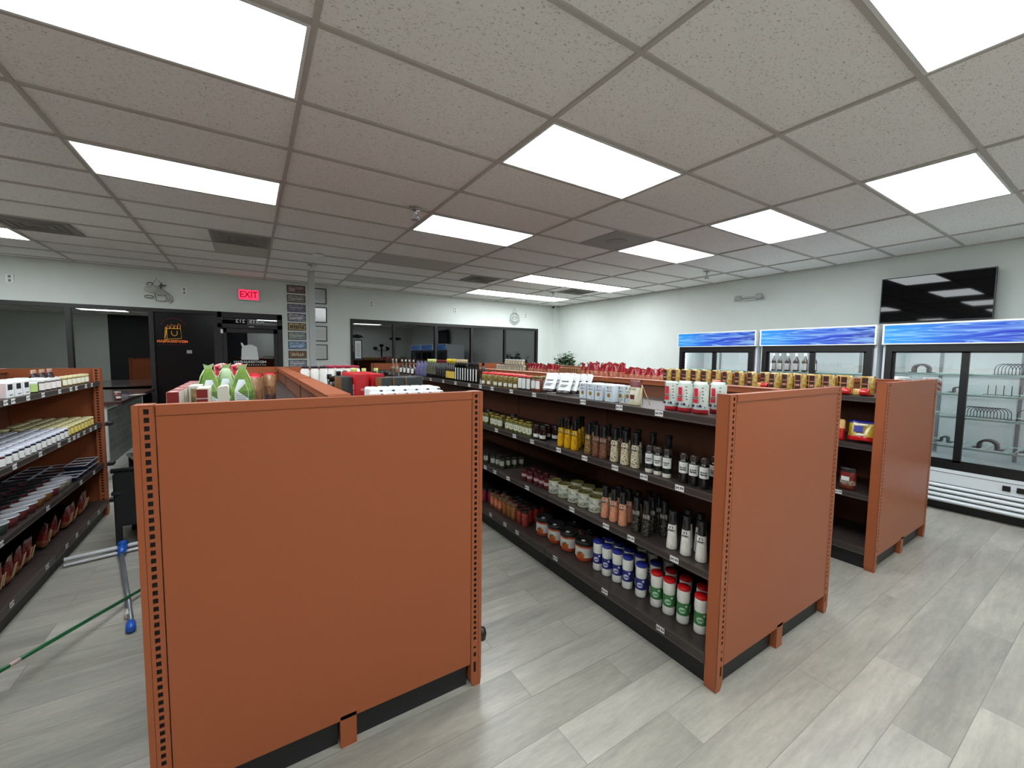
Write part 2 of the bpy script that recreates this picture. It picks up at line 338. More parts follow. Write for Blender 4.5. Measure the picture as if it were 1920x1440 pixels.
col = thing('support_column', 'slim grey square column beside framed certificates', 'column', (1.84, 6.76, 0))
MB().box(-.045, .045, -.045, .045, 0, H).build('shaft', M('grey_column', (176, 180, 180), .5), col)
MB().box(-.09, .09, -.09, .09, 0, .012).build('base_plate', M('grey_column', (176, 180, 180)), col)

# ------------------------------------------------------------------ wall pieces on the storefront wall
EX = thing('exit_sign', 'red glowing exit sign on the wall above the shop door', 'exit sign', (.975, YW, 2.555))
MB().box(-.165, .165, -.05, 0, -.10, .10, .004).build('housing', M('sign_white', (190, 190, 188), .5), EX)
MB().box(-.15, .15, -.053, -.0495, -.085, .085).build('face', M('exit_face', (250, 40, 70), .5, emit=1.7, ecol=(255, 44, 84)), EX)
g = MB(); text_on(g, 'EXIT', .155, lambda u, v: (u*.86, -.0545, v-.002), .003); g.build('lettering', M('exit_letters', (120, 0, 14), .6, emit=.5, ecol=(170, 0, 20)), EX)
for k, (x, z, l) in enumerate(((-1.9, 2.54, 'at the far left of the front wall'), (.06, 2.545, 'right of the fish-like neon sign'), (3.13, 2.56, 'above the left end of the second window'), (5.03, 2.56, 'above the middle of the second window'), (7.02, 2.555, 'beside the round neon sign'))):
    t = thing('wall_box', 'small white electrical box on the wall '+l, 'outlet box', (x, YW, z), 0, 'small wall boxes')
    MB().box(-.04, .04, -.012, 0, -.06, .06, .003).build('cover', WHITE, t); MB().box(-.014, .014, -.0135, -.012, -.045, -.01).box(-.014, .014, -.0135, -.012, .01, .045).build('socket', M('socket_grey', (120, 122, 120), .5), t)
# travel plates
PC = [((70, 62, 66), (150, 120, 118)), ((92, 84, 78), (160, 156, 150)), ((72, 68, 92), (140, 136, 150)), ((56, 50, 84), (186, 186, 192)), ((88, 70, 44), (196, 176, 124)), ((92, 104, 118), (158, 164, 150)), ((62, 92, 140), (160, 180, 200)), ((82, 60, 44), (140, 104, 70)), ((84, 86, 104), (176, 178, 182))]
PD = ['dark brown', 'mottled grey', 'slate purple', 'indigo and pale grey', 'gold', 'blue grey and olive', 'sky blue', 'brown SEVILLA', 'grey violet']
PO = ['topmost', 'second', 'third', 'fourth', 'fifth', 'sixth', 'seventh', 'eighth', 'lowest']
for k in range(9):
    z1 = 2.80-.1756*k; t = thing('wall_plate', '%s souvenir plate, %s in the stack of nine beside the door' % (PD[k], PO[k]), 'wall plate', (1.737, YW, z1-.145), 0, 'souvenir licence plates')
    a, b_ = PC[k]
    MB().box(-.155, .155, -.008, 0, 0, .147, .003).build('plate', M('plate_edge%d' % k, tuple(int(v*.45) for v in a), .45), t)
    MB().box(-.142, .142, -.0095, -.008, .011, .136).build('picture', M('plate_pic%d' % k, a, .5, col2=b_, nscale=14, stretch=(1, 1, 2.2)), t)
    g = MB()
    if k == 7: text_on(g, 'SEVILLA', .062, lambda u, v: (u, -.0105, .07+v), .001)
    elif k == 4:
        for q in range(7): g.box(-.12+q*.035, -.10+q*.035, -.0105, -.0095, .04, .105)
    elif k == 0: g.box(-.12, -.02, -.0105, -.0095, .03, .10).box(.0, .12, -.0105, -.0095, .09, .12)
    else: g.box(-.11, .11, -.0105, -.0095, .05+.01*(k % 3), .066+.01*(k % 3))
    g.build('motif', M('plate_ink%d' % k, (214, 206, 180) if k == 7 else (60, 46, 26) if k == 4 else tuple(min(255, v+25) for v in b_), .5), t)
FG = M('picture_glass_paper', (186, 190, 190), .12, spec=.9, coat=1)
for k in range(4):
    z1 = 2.786-.362*k; t = thing('framed_certificate', 'black-framed white certificate behind the column, %s of four' % ('topmost', 'second from top', 'third from top', 'lowest')[k], 'picture frame', (2.125, YW, z1-.30), 0, 'framed certificates')
    f = MB().box(-.14, .14, -.02, 0, 0, .016).box(-.14, .14, -.02, 0, .284, .30).box(-.14, -.124, -.02, 0, .016, .284).box(.124, .14, -.02, 0, .016, .284); f.build('frame', BLACK, t)
    MB().box(-.125, .125, -.012, -.002, .015, .285).build('certificate', FG, t)
    g = MB()
    for q in range(5): g.box(-.06-.01*(q % 2), .07+.01*(q % 3), -.0128, -.012, .08+q*.035, .084+q*.035)
    if k == 3: g.lathe([(.0, 0), (.001, 0)], 6); g.box(-.09, -.06, -.0128, -.012, .10, .125)
    g.build('print', M('certificate_ink', (130, 136, 146), .6), t)
# unlit neon signs
NEO = M('unlit_neon_tube', (196, 194, 188), .25, spec=.6); NEOD = M('neon_dark_glass', (92, 88, 84), .4)
def arc(cx, cz, r1, r2, a0=0, a1=2*PI, n=16, y=-.035): return [(cx+r1*math.cos(a0+(a1-a0)*k/n), y, cz+r2*math.sin(a0+(a1-a0)*k/n)) for k in range(n+1)]
t = thing('neon_sign', 'unlit white tube neon sign of a pouring scene above the left window', 'neon sign', (-.27, YW, 2.50))
g = MB(); g.tube(arc(-.03, .03, .14, .06, 2.2, 5.2), .008, 6).tube([(-.16, -.035, .10), (-.05, -.035, .07), (.05, -.035, .0), (.12, -.035, -.06), (.14, -.035, -.15)], .012, 6)
g.tube([(-.15, -.035, .05), (-.03, -.035, .02), (.03, -.035, -.03), (.10, -.035, -.10), (.12, -.035, -.16)], .010, 6).tube([(-.13, -.035, .0), (-.02, -.035, -.01)], .014, 6).tube([(-.05, -.035, .10), (.06, -.035, .03), (.13, -.035, -.03)], .007, 6)
g.build('pale_tubing', NEO, t)
g = MB(); g.tube(arc(-.10, .115, .035, .025), .006, 6).tube([(-.05, -.035, -.02), (-.03, -.035, -.15), (.09, -.035, -.15), (.09, -.035, -.06), (-.02, -.035, -.06)], .006, 6).tube(arc(-.12, -.09, .055, .022), .006, 6).tube([(-.07, -.02, .12), (-.02, -.004, .22), (.04, -.02, .13)], .003, 5).tube([(.04, -.03, .14), (.03, -.03, .04)], .012, 6).tube([(0, -.03, .09), (.10, -.03, .11)], .010, 6)
g.tube([(.07, -.01, .03), (.17, -.01, -.06), (.18, -.01, -.14), (.12, -.01, -.19)], .003, 5)
g.build('dark_tubing', NEOD, t)
t = thing('neon_sign', 'small unlit round neon sign near the far corner', 'neon sign', (6.66, YW, 2.48))
g = MB().tube(arc(0, 0, .13, .12), .008, 6).tube(arc(0, .0, .085, .03), .006, 6).tube(arc(0, -.05, .07, .05, PI, 2*PI), .006, 6).tube(arc(0, .05, .07, .05, 0, PI), .006, 6).tube(arc(.0, 0, .16, .16, PI*1.1, PI*1.9), .007, 6).tube([(-.05, -.02, .13), (0, -.003, .26), (.05, -.02, .13)], .004, 5)
g.build('tubing', M('neon_grey', (140, 146, 142), .4), t)
# lit neon shopping bag with mirrored lettering on the black panel
t = thing('lit_neon_sign', 'lit orange neon shopping bag with mirrored lettering on black panel', 'neon sign', (-.12, YW-.02, 1.86))
YEL = M('neon_yellow', (200, 160, 50), .4, emit=.45, ecol=(235, 170, 40)); ORG = M('neon_orange', (230, 120, 50), .4, emit=.25, ecol=(235, 110, 50)); RED_ = M('neon_red', (160, 40, 40), .5, emit=.25, ecol=(200, 40, 50))
g = MB().tube([(-.10, 0, -.12), (-.07, 0, .02), (.11, 0, .02), (.12, 0, -.11), (-.07, 0, -.125), (-.07, 0, .02)], .0032, 6).tube([(-.10, 0, -.12), (-.085, 0, .04), (-.07, 0, .02)], .003, 6).tube([(-.01, 0, -.01), (-.01, 0, -.05), (.015, 0, -.075), (.045, 0, -.075), (.065, 0, -.05), (.065, 0, -.01)], .0032, 6).tube([(-.10, 0, -.13), (-.07, 0, -.135)], .0035, 6)
g.build('bag_tubing', YEL, t)
g = MB()
for a, b_ in ((-.07, .045), (-.02, .06), (.03, .05), (.07, .07)): g.tube([(a, 0, .02), (a+.01, 0, b_+.02), (a+.04, 0, b_), (a+.035, 0, .02)], .0028, 5)
g.build('grocery_tubing', M('neon_amber', (235, 150, 60), .4, emit=.4, ecol=(230, 140, 50)), t)
g = MB(); text_on(g, 'MEDITERRANEAN', .048, lambda u, v: (.0-u*1.05, -.002, -.155+v), .0008); g.build('lettering', ORG, t)
g = MB()
for k in range(15): g.sphere((-.17+k*.0245, 0, -.195), .003, 6)
for k in range(13): a = PI*(.1+.8*k/12); g.sphere((.02+.16*math.cos(a), 0, .04+.12*math.sin(a)), .0045, 6)
g.build('red_dots', RED_, t)
t.scale = (1, 1, 1.22); t.location.z = 1.885
tag(MB().box(.06, .13, YW-.018, YW-.004, 1.5, 1.555, .002).build('notice_card', M('card_grey', (150, 152, 152), .6)), 'small pale card stuck on the black panel left of the door', 'card')
# right wall: emergency light and television
t = thing('emergency_light', 'white twin-head emergency light high on the right wall', 'emergency light', (XW, 3.0, 2.52))
EMG = M('emergency_grey', (168, 172, 168), .5)
MB().box(-.05, 0, -.10, .10, -.035, .03, .006).build('battery_box', M('emergency_white', (196, 200, 196), .5), t)
for s in (-1, 1): MB().lathe([(.0, 0), (.055, .0), (.06, .05), (.045, .08), (0, .085)], 16).build('lamp_head', EMG, t, (-.09, s*.17, -.03))
MB().tube([(-.06, -.16, 0), (-.06, .16, 0)], .008, 6).build('crossbar', EMG, t)
tv = thing('television', 'large black flat television mounted on the right wall above the coolers', 'television', (7.90, .805, 1.995), 0)
MB().box(-.02, .02, -.485, .485, 0, .565, .004).build('casing', M('tv_bezel', (14, 14, 15), .3), tv)
MB().box(-.022, -.0195, -.474, .474, .014, .553).build('screen', M('tv_screen', (7, 8, 11), .03, spec=.25), tv)
MB().box(.02, .14, -.15, .15, .15, .45).build('wall_mount', BLACK, tv)

# ------------------------------------------------------------------ gondola shelving
def slot_strip(mb, x0, x1, y, z0, z1, top_slots=1.345, low=.225, facing=-1, sw=None):
    """vertical strip in the xz plane at y, with a column of real openings every inch and a dark channel behind them"""
    sw = sw or (x1-x0)*.40; a = (x0+x1)/2-sw/2; b_ = a+sw
    zs = []; z = low
    while z < top_slots: zs.append((z, z+.0155)); z += .0254
    zs = [(.07, .12), (.145, .165), (.185, .195)] + zs
    mb.mat(0); mb.box(x0, a, y-.0015, y+.0015, z0, z1).box(b_, x1, y-.0015, y+.0015, z0, z1)
    pz = z0
    for lo, hi in zs: mb.box(a, b_, y-.0015, y+.0015, pz, lo); pz = hi
    mb.box(a, b_, y-.0015, y+.0015, pz, z1)
    mb.mat(1).box(x0+.002, x1-.002, y-facing*.004, y-facing*.008, z0+.01, z1-.01)
LV = (.16, .545, .91, 1.26); HG = 1.37
PTAG = None
def price_tag_mesh(side):
    g = MB().mat(0).box(-.0012 if side < 0 else 0, 0 if side < 0 else .0012, -.024, .024, -.014, .014)
    g.mat(1); x = -.0018 if side < 0 else .0018
    text_on(g, '$4.99', .020, lambda u, v: (x, (-u if side < 0 else u), v), .0006)
    return g.mesh('price_tag', [M('tag_white', (236, 236, 234), .6), M('tag_ink', (50, 50, 54), .6)])
TAGM = {-1: price_tag_mesh(-1), 1: price_tag_mesh(1)}
def gondola(name, label, x0, x1, y0, nb, tags=None, lv=LV, ends=(1, 1)):
    """double-sided run of nb 4-foot bays between two end panels; tags: {(side, level): [y, ...]}"""
    G = thing(name, label, 'shelving', ((x0+x1)/2, y0, 0), 0, 'brown gondola shelving'); X = (x1-x0)/2; E = .055; bay = 1.2192; Lg = nb*bay+2*E
    def end(parent, y, f):                          # f=-1 faces the viewer side
        p = MB(); t = .02
        ya, yb = (y, y+t) if f < 0 else (y-t, y)
        p.box(-X+.055, X-.055, ya, yb, .115, HG-.004)
        p.box(-X+.055, X-.055, (ya-.004) if f < 0 else yb, ya if f < 0 else yb+.004, HG-.032, HG)
        p.box(-X+.05, X-.05, min(ya, yb)-.001, max(ya, yb)+.012, HG-.004, HG)
        e = p.build('end_panel', BROWN, parent)
        for s in (-1, 1):
            q = MB(); xa, xb = (-X, -X+.052) if s < 0 else (X-.052, X)
            # three-sided post with a cut toe and slotted face
            yo = y if f < 0 else y; yi = y+.058 if f < 0 else y-.058
            q.mat(0).box(xa if s < 0 else xb-.003, xa+.003 if s < 0 else xb, min(yo, yi), max(yo, yi), .03, HG)
            q.box(xb-.003 if s < 0 else xa, xb if s < 0 else xa+.003, min(yo, yi), max(yo, yi), .03, HG)
            q.prism([(xa, .03), (xb, .03), (xb-.014 if s < 0 else xb-.004, 0), (xa+.004 if s < 0 else xa+.014, 0)], min(yo, yi), max(yo, yi)-.002, 'y')
            slot_strip(q, xa+.004, xb-.004, yi, .03, HG-.003, facing=-f)
            q.mat(0)
            q.box(xa, xb, min(yo, yi), max(yo, yi), HG-.002, HG)
            xf = xa if s < 0 else xb-.016; q.box(xf, xf+.016, yo-.002, yo+.0015, .03, HG)
            slot_strip(q, (xa+.017) if s < 0 else xa+.003, (xb-.003) if s < 0 else xb-.017, yo, .03, HG-.003, facing=f)
            q.build('post', [BROWN, SLOTD], parent)
        MB().box(-.03, .03, ya-.0, yb+.03, 0, .13).build('centre_foot', BROWN, e)
        k = MB().box(-X+.06, -.035, ya+.03, ya+.035, 0, .14).box(.035, X-.06, ya+.03, ya+.035, 0, .14); k.build('kick_plate', KICK, e)
    if ends[0]: end(G, 0, -1)
    if ends[1]: end(G, Lg, 1)
    # spine panels
    for k in range(nb):
        a = E+k*bay
        sp_ = MB().box(-.022, .022, a+.003, a+bay-.003, .13, HG-.03).build('back_panel', BROWN_SHADED, G)
        MB().box(-.04, .04, a+.002, a+bay-.002, HG-.03, HG).box(-.045, .045, a+.03, a+bay-.03, HG-.001, HG+.002).build('top_rail', BROWN, sp_)
    for k in range(nb+1):
        a = min(max(E+k*bay, E+.02), Lg-E-.02)
        MB().box(-.027, .027, a-.015, a+.015, 0, HG-.03).build('upright', BROWN_SHADED, G)
    for s in (-1, 1):
        for li, z in enumerate(lv):
            for k in range(nb):
                a = E+k*bay
                m = MB(); fx = s*(X-.015 if li else X-.005); bx = s*.03; x_, X_ = min(fx, bx), max(fx, bx)
                m.mat(0).box(x_, X_, a+.003, a+bay-.003, z-.018, z)
                th = .036 if li else .05
                fa, fb = (fx-.010, fx) if s < 0 else (fx, fx+.010)
                m.box(min(fa, fx), max(fb, fx), a+.003, a+bay-.003, z-th, z)
                m.mat(1).box(fa-.002 if s < 0 else fb-.001, fa+.001 if s < 0 else fb+.002, a+.003, a+bay-.003, z-th, z-th+.007)
                m.box(fa-.001 if s < 0 else fb-.001, fa+.001 if s < 0 else fb+.001, a+.003, a+bay-.003, z-.004, z+.0005)
                if li == 0:
                    m.mat(2).box(min(fx-s*.03, fx-s*.02), max(fx-s*.03, fx-s*.02), a+.003, a+bay-.003, 0, z-.04)
                else:
                    m.mat(0)
                    for yy in (a+.006, a+bay-.009): m.prism([(bx, z-.018), (fx-s*.06, z-.018), (bx, z-.09)], yy, yy+.003, 'y')
                sh = m.build('base_shelf' if li == 0 else 'shelf', [SHELF, RAIL, KICK], G)
                for ty in (tags or {}).get((s, li), ()):
                    if a <= ty-y0 < a+bay:
                        o = bpy.data.objects.new('price_tag', TAGM[s]); C.objects.link(o); o.parent = sh
                        o.location = (fx+s*.0125, ty-y0, z-th/2+.002 if li else z-.022)
    return G
SH1 = 'near brown double-sided shelving, its large end panel facing the camera'
G1 = gondola('gondola_shelving', SH1, .66, 1.829, .908, 3, lv=(.16, .545, .91, 1.235))
G2 = gondola('gondola_shelving', 'middle brown shelving run holding grinders, salts, jars and bottles', 2.71, 3.88, .295, 5, {
    (-1, 3): [.656, .922, 1.219, 1.74, 2.05, 2.355, 2.566, 2.788, 3.096, 3.405, 3.772, 4.029, 4.492, 4.962, 5.2, 5.4, 5.6, 5.8],
    (-1, 2): [.522, .736, .94, 1.192, 1.447, 1.757, 1.996, 2.276], (-1, 1): [.535, .808, .996, 1.3, 1.81, 2.082, 2.296, 2.465], (-1, 0): [.591, .982, 1.447, 1.925, 2.107, 2.345]})
G3 = gondola('gondola_shelving', 'right brown shelving run holding pasta bags, in front of the coolers', 4.70, 5.89, .31, 5, {(-1, 1): [.55]})
G0 = gondola('gondola_shelving', 'brown shelving at the left picture edge full of jars and tubs', -1.37, -.20, .74, 3, {
    (1, 3): [2.732, 2.818, 3.008, 3.225, 3.505, 3.724, 3.839, 4.063, 4.214], (1, 2): [2.781, 3.124, 3.432, 3.626, 3.727, 3.82, 3.956, 4.117, 4.246],
    (1, 1): [2.573, 3.18, 3.814, 4.133], (1, 0): [2.606, 3.077, 3.415, 3.618, 3.885, 4.151]}, lv=(.15, .50, .875, 1.25))
for z in (.10, .45, .83): MB().box(.575, .625, 3.0*1.2192+.115, 3.0*1.2192+.20, z, z+.03, .003).build('end_bracket', KICK, G0)
# rubber stop on the outer side of the near shelving
MB().lathe([(0, 0), (.018, 0), (.022, .03), (.016, .05), (0, .052)], 12).build('rubber_stop', BLACK, G1, (X_ := .60, .02, .20))
# ------------------------------------------------------------------ coolers
def wave_mat():
    m = bpy.data.materials.new('blue_wave_sign'); m.use_nodes = True; nt = m.node_tree; b = nt.nodes['Principled BSDF']
    tc = nt.nodes.new('ShaderNodeTexCoord'); sx = nt.nodes.new('ShaderNodeSeparateXYZ'); nt.links.new(tc.outputs['Object'], sx.inputs[0])
    r = nt.nodes.new('ShaderNodeValToRGB'); e = r.color_ramp.elements
    e[0].position = 0; e[0].color = lin((12, 16, 132)); e[1].position = 1; e[1].color = lin((16, 158, 236))
    for p, c in ((.3, (16, 48, 190)), (.55, (30, 88, 206)), (.8, (30, 140, 232))): q = e.new(p); q.color = lin(c)
    md = nt.nodes.new('ShaderNodeMath'); md.operation = 'MULTIPLY_ADD'; md.inputs[1].default_value = 1/1.22; md.inputs[2].default_value = 0; nt.links.new(sx.outputs['Y'], md.inputs[0]); nt.links.new(md.outputs[0], r.inputs[0])
    last = r.outputs[0]
    for rot, sc, amt, st in ((.13, 1.0, .62, (1, 1.5, 17)), (-.20, 1.0, .55, (1, 1.3, 14)), (.02, 1.6, .4, (1, 1.2, 16))):
        mp = nt.nodes.new('ShaderNodeMapping'); mp.inputs['Rotation'].default_value = (rot, 0, 0); mp.inputs['Scale'].default_value = st; mp.inputs['Location'].default_value = (0, sc*3+rot*9, 1); nt.links.new(tc.outputs['Object'], mp.inputs[0])
        wv = nt.nodes.new('ShaderNodeTexNoise'); wv.inputs['Scale'].default_value = sc; wv.inputs['Detail'].default_value = 1; wv.inputs['Distortion'].default_value = .5; nt.links.new(mp.outputs[0], wv.inputs['Vector'])
        c = nt.nodes.new('ShaderNodeValToRGB'); c.color_ramp.elements[0].position = .52; c.color_ramp.elements[0].color = (0, 0, 0, 1); c.color_ramp.elements[1].position = .585; c.color_ramp.elements[1].color = (amt*.35, amt*.65, amt, 1); q = c.color_ramp.elements.new(.62); q.color = (0, .02, .06, 1); nt.links.new(wv.outputs[0], c.inputs[0])
        mi = nt.nodes.new('ShaderNodeMix'); mi.data_type = 'RGBA'; mi.blend_type = 'SCREEN'; mi.inputs[0].default_value = 1; nt.links.new(last, mi.inputs[6]); nt.links.new(c.outputs[0], mi.inputs[7]); last = mi.outputs[2]
    b.inputs['Base Color'].default_value = (.01, .02, .10, 1); nt.links.new(last, b.inputs['Emission Color']); b.inputs['Emission Strength'].default_value = .95; b.inputs['Roughness'].default_value = .3
    return m
WAVE = wave_mat(); FW = M('cooler_white', (214, 220, 224), .35); FIN = M('cooler_interior', (206, 214, 216), .5); FG_ = glassmat('cooler_glass', (248, 250, 250), .03)
FSH = M('glass_edge_shelf', (196, 226, 220), .35); LEDW = M('led_dots', (255, 255, 255), .5, emit=22); WIRE = M('black_wire', (34, 36, 38), .4, metal=.4); CLAMP = M('grey_metal', (120, 126, 130), .4, metal=.4)
def cooler(y0, y1, lab, shelves, tilt=()):
    F = thing('glass_door_cooler', lab, 'refrigerator', (6.86, y0, 0), 0, 'glass door coolers'); W = y1-y0; D = .70
    c = MB().box(.04, D, 0, .035, .09, 1.90).box(.04, D, W-.035, W, .09, 1.90).box(D-.03, D, .035, W-.035, .09, 1.90).box(.04, D-.03, .035, W-.035, 1.66, 1.90).box(.04, D-.03, .035, W-.035, .09, .48)
    c.build('cabinet', FW, F)
    k = MB().box(.036, D-.031, .036, .040, .48, 1.66).box(.036, D-.031, W-.040, W-.036, .48, 1.66).box(D-.034, D-.031, .04, W-.04, .48, 1.66); k.build('liner', FIN, F)
    MB().box(.10, D-.05, .03, W-.03, 0, .09).build('kick_base', KICK, F)
    # header sign
    h = MB().box(-.02, .04, 0, W, 1.695, 1.705).box(-.02, .04, 0, W, 1.90, 1.915).box(-.02, .04, 0, .015, 1.705, 1.90).box(-.02, .04, W-.015, W, 1.705, 1.90).build('header_frame', WHITE, F)
    MB().box(-.012, 0, .015, W-.015, -.195, 0).build('header_sign', WAVE, h, (0, 0, 1.90))
    # black door surround and two sliding doors
    d = MB().box(0, .05, .03, .085, .44, 1.695).box(0, .05, W-.085, W-.03, .44, 1.695).box(0, .05, .085, W-.085, 1.62, 1.695).box(0, .05, .085, W-.085, .44, .515).build('door_surround', BLACK, F)
    hw = W/2
    for q, (a, b_, xo) in enumerate(((.085, hw+.027, .012), (hw-.027, W-.085, .030))):
        e = MB(); e.box(xo, xo+.016, a, a+.025 if q == 0 else a+.054, .515, 1.62).box(xo, xo+.016, b_-.054 if q == 0 else b_-.025, b_, .515, 1.62).box(xo, xo+.016, a, b_, 1.605, 1.62).box(xo, xo+.016, a, b_, .515, .535)
        dd = e.build('sliding_door', BLACK, F)
        MB().box(xo+.005, xo+.011, a+.024, b_-.024, .53, 1.61).build('glass_pane', FG_, dd)
    p = MB().box(.0, .04, 0, W, .405, .44).box(.004, .04, 0, W, .29, .40); p.build('lower_panel', M('panel_white', (212, 218, 222), .3), F)
    g = MB()
    for z in (.245, .197, .149, .101): g.prism([(.03, z-.002), (.0, z+.004), (-.006, z+.018), (0, z+.034), (.03, z+.038)], 0, W, 'y')
    gr = g.build('grille', M('grille_white', (222, 228, 232), .35), F)
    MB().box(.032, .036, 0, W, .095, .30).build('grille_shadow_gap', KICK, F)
    for q in range(3): MB().box(-.006, .004, .10+q*.085, .15+q*.085, .325, .375, .004).build('switch_knob', BLACK, F)
    for q in range(2):
        a, b_ = ((.045, W/2-.004), (W/2+.004, W-.045))[q]
        for z in shelves:
            s = MB(); s.box(.09, .10, a, b_, z-.018, z); s.box(.58, .59, a, b_, z-.01, z)
            for i in range(13): yy = a+.02+(b_-a-.04)*i/12; s.tube([(.095, yy, z-.004), (.585, yy, z-.004)], .0028, 5)
            s.build('wire_shelf', FSH, F)
    for yy in (W*.27, W*.73): MB().box(D-.046, D-.035, yy-.014, yy+.014, .5, 1.64).build('shelf_track', CLAMP, F)
    for yy, xx in ((.06, .12), (W-.06, .12)):
        L = MB()
        for i in range(26): zz = .55+i*.041; L.box(xx-.008, xx+.008, yy-.010, yy+.010, zz, zz+.018)
        L.build('led_strip', LEDW, F)
    MB().box(.06, .085, .06, W-.06, 1.632, 1.655).build('led_tube', M('led_tube', (255, 255, 255), .5, emit=26), F)  # unseen glowing tube added behind the top frame to brighten the interior
    return F
F3 = cooler(-.30, .955, 'large glass door cooler under the television, blue wave header', (.665, .965, 1.195, 1.395))
F2 = cooler(1.005, 2.235, 'middle glass door cooler with white-labelled bottles inside', (.665, .965, 1.195, 1.36))
F1 = cooler(2.285, 3.505, 'leftmost glass door cooler by the blank white wall', (.665, .965, 1.345))
def hoop_rack(n, x, y, z, lab, r=.055, gap=.022):
    t = thing('wire_rack', lab, 'rack', (x, y, z), 0, 'black wire racks in the cooler'); W = (n-1)*gap
    for i in range(n): MB().tube([(0, i*gap-W/2-r, .0)]+[(0, i*gap-W/2+r*math.cos(a), .05+r*math.sin(a)) for a in [PI-k*PI/8 for k in range(9)]]+[(0, i*gap-W/2+r, 0)], .0028, 5).build('hoop', WIRE, t)
    MB().box(-.02, .02, -W/2-r-.01, W/2+r+.01, 0, .004).build('base_bar', WIRE, t); return t
def arch_stand(x, y, z, lab, w_=.07, d=.10):
    o = MB(); pts = [(-w_, 0)]+[(w_*math.cos(a), .035+w_*.85*math.sin(a)) for a in [PI-k*PI/10 for k in range(11)]]+[(w_, 0), (w_*.68, 0)]+[(w_*.68*math.cos(a), .035+w_*.58*math.sin(a)) for a in [k*PI/10 for k in range(11)]]+[(-w_*.68, 0)]
    t = thing('arch_divider', lab, 'divider', (x, y, z), 0, 'black arch dividers in the cooler')
    o.prism(pts, -d/2, d/2, 'x').build('arch', M('divider_grey', (62, 68, 72), .4), t)
    MB().box(-d/2, d/2, -w_-.03, -w_+.005, 0, .006).box(-d/2, d/2, w_-.005, w_+.03, 0, .006).build('foot', M('divider_grey'), t); return t
hoop_rack(8, 7.14, .04, 1.397, 'black wire hoop rack on the top shelf, right side of the large cooler')
hoop_rack(11, 7.10, .20, .967, 'long black wire hoop rack on the third shelf of the large cooler')
hoop_rack(3, 7.10, -.115, .968, 'short black wire hoop rack beside the long one', .06, .055)
t = thing('wire_rack', 'row of black upright pins on the second shelf of the large cooler', 'rack', (7.12, .03, 1.197), 0, 'black wire racks in the cooler')
for k in range(8): MB().tube([(0, -.18+k*.05, 0), (0, -.18+k*.05, .095)], .003, 5).build('pin', WIRE, t)
MB().box(-.02, .02, -.2, .2, 0, .004).build('base_bar', WIRE, t)
arch_stand(7.10, .68, 1.397, 'dark arch divider on the top shelf, left side of the large cooler'); arch_stand(7.08, .16, .667, 'dark arch divider on the bottom shelf behind the right door'); arch_stand(7.12, -.13, .667, 'dark arch divider at the right end of the bottom shelf')
arch_stand(7.2, .42, 1.197, 'dark arch divider on the second shelf behind the left door', .03, .1); arch_stand(7.2, .48, .667, 'dark arch divider on the bottom shelf behind the left door', .03, .1)

# ------------------------------------------------------------------ product kinds (front faces local -x)
def patch(mb, r, z0, z1, a=1.15, off=.0007, n=10):
    """curved label on a cylinder of radius r (or r0,r1), centred on -x"""
    r0, r1 = r if isinstance(r, tuple) else (r, r)
    return mb.lathe([(r0+off, z0), (r1+off, z1)], n, 0, 0, PI-a, PI+a, caps=False)
def wraptext(mb, t, size, r, zc, off=.0014, bold=.0006):
    text_on(mb, t, size, lambda u, v: (-(r+off)*math.cos(u/r), -(r+off)*math.sin(u/r), zc+v), bold)
def wrapdisc(mb, r, u0, z0, ru, rz_, n=16):
    P = lambda k, f: (-r*math.cos((u0+ru*f*math.cos(2*PI*k/n))/r), -r*math.sin((u0+ru*f*math.cos(2*PI*k/n))/r), z0+rz_*f*math.sin(2*PI*k/n))
    for k in range(n):
        for a, b_ in ((.34, .67), (.67, 1)): mb.add([[P(k, a), P(k+1, a), P(k+1, b_), P(k, b_)]])
        mb.add([[P(0, 0), P(k, .34), P(k+1, .34)]])
def kind(name, parts):
    """parts: (part name, MB, material or list); returns a hidden-from-nothing prototype spec"""
    return name, [(pn, mb.mesh(pn, m)) for pn, mb, m in parts]
def put(K, loc, rz=0, label='', cat='', group=None, tilt=None, scale=None, single=False):
    name, parts = K
    if len(parts) == 1:
        r = bpy.data.objects.new(name, parts[0][1]); C.objects.link(r)
    else:
        r = bpy.data.objects.new(name, None); C.objects.link(r)
        for pn, me in parts: o = bpy.data.objects.new(pn, me); C.objects.link(o); o.parent = r
    r.location = (loc[0], loc[1], loc[2]+.0012); r.rotation_euler = tilt or (0, 0, rz)
    if scale: r.scale = scale
    return tag(r, label, cat, group)
INK = M('black_ink', (24, 24, 26), .6); LW = M('label_white', (222, 224, 220), .55); CAPB = M('glossy_black_cap', (24, 26, 28), .22, coat=.3)
def grinder(fillm, lab=True):
    h = .196; b = MB().lathe([(0, 0), (.0255, 0), (.027, .004), (.0265, .02), (.0205, .12), (.0195, .128), (.0195, .134)], 20)
    c = MB().lathe([(.0195, .128), (.0205, .13), (.0175, .165), (.0185, .190), (.0215, .194), (.021, h), (0, h)], 20)
    l = MB(); patch(l, (.0223, .0208), .098, .122, 1.0, .0012)
    k = MB(); 
    for q, (u0, u1, v0, v1) in enumerate(((-.008, -.0045, .109, .121), (.0045, .008, .109, .121), (-.008, -.002, .118, .121), (.002, .008, .118, .121))): k.box(-.0244, -.0232, u0, u1, v0, v1)
    wraptext(k, 'BASIC', .0115, .0225, .100, .0022)
    return kind('spice_grinder', [('glass_body', b, fillm), ('grinder_cap', c, CAPB), ('label', l, M('clear_label_%s' % fillm.name, tuple(min(255, int(60+.75*v)) for v in fillm['rgb']), .3)), ('label_print', k, INK)])
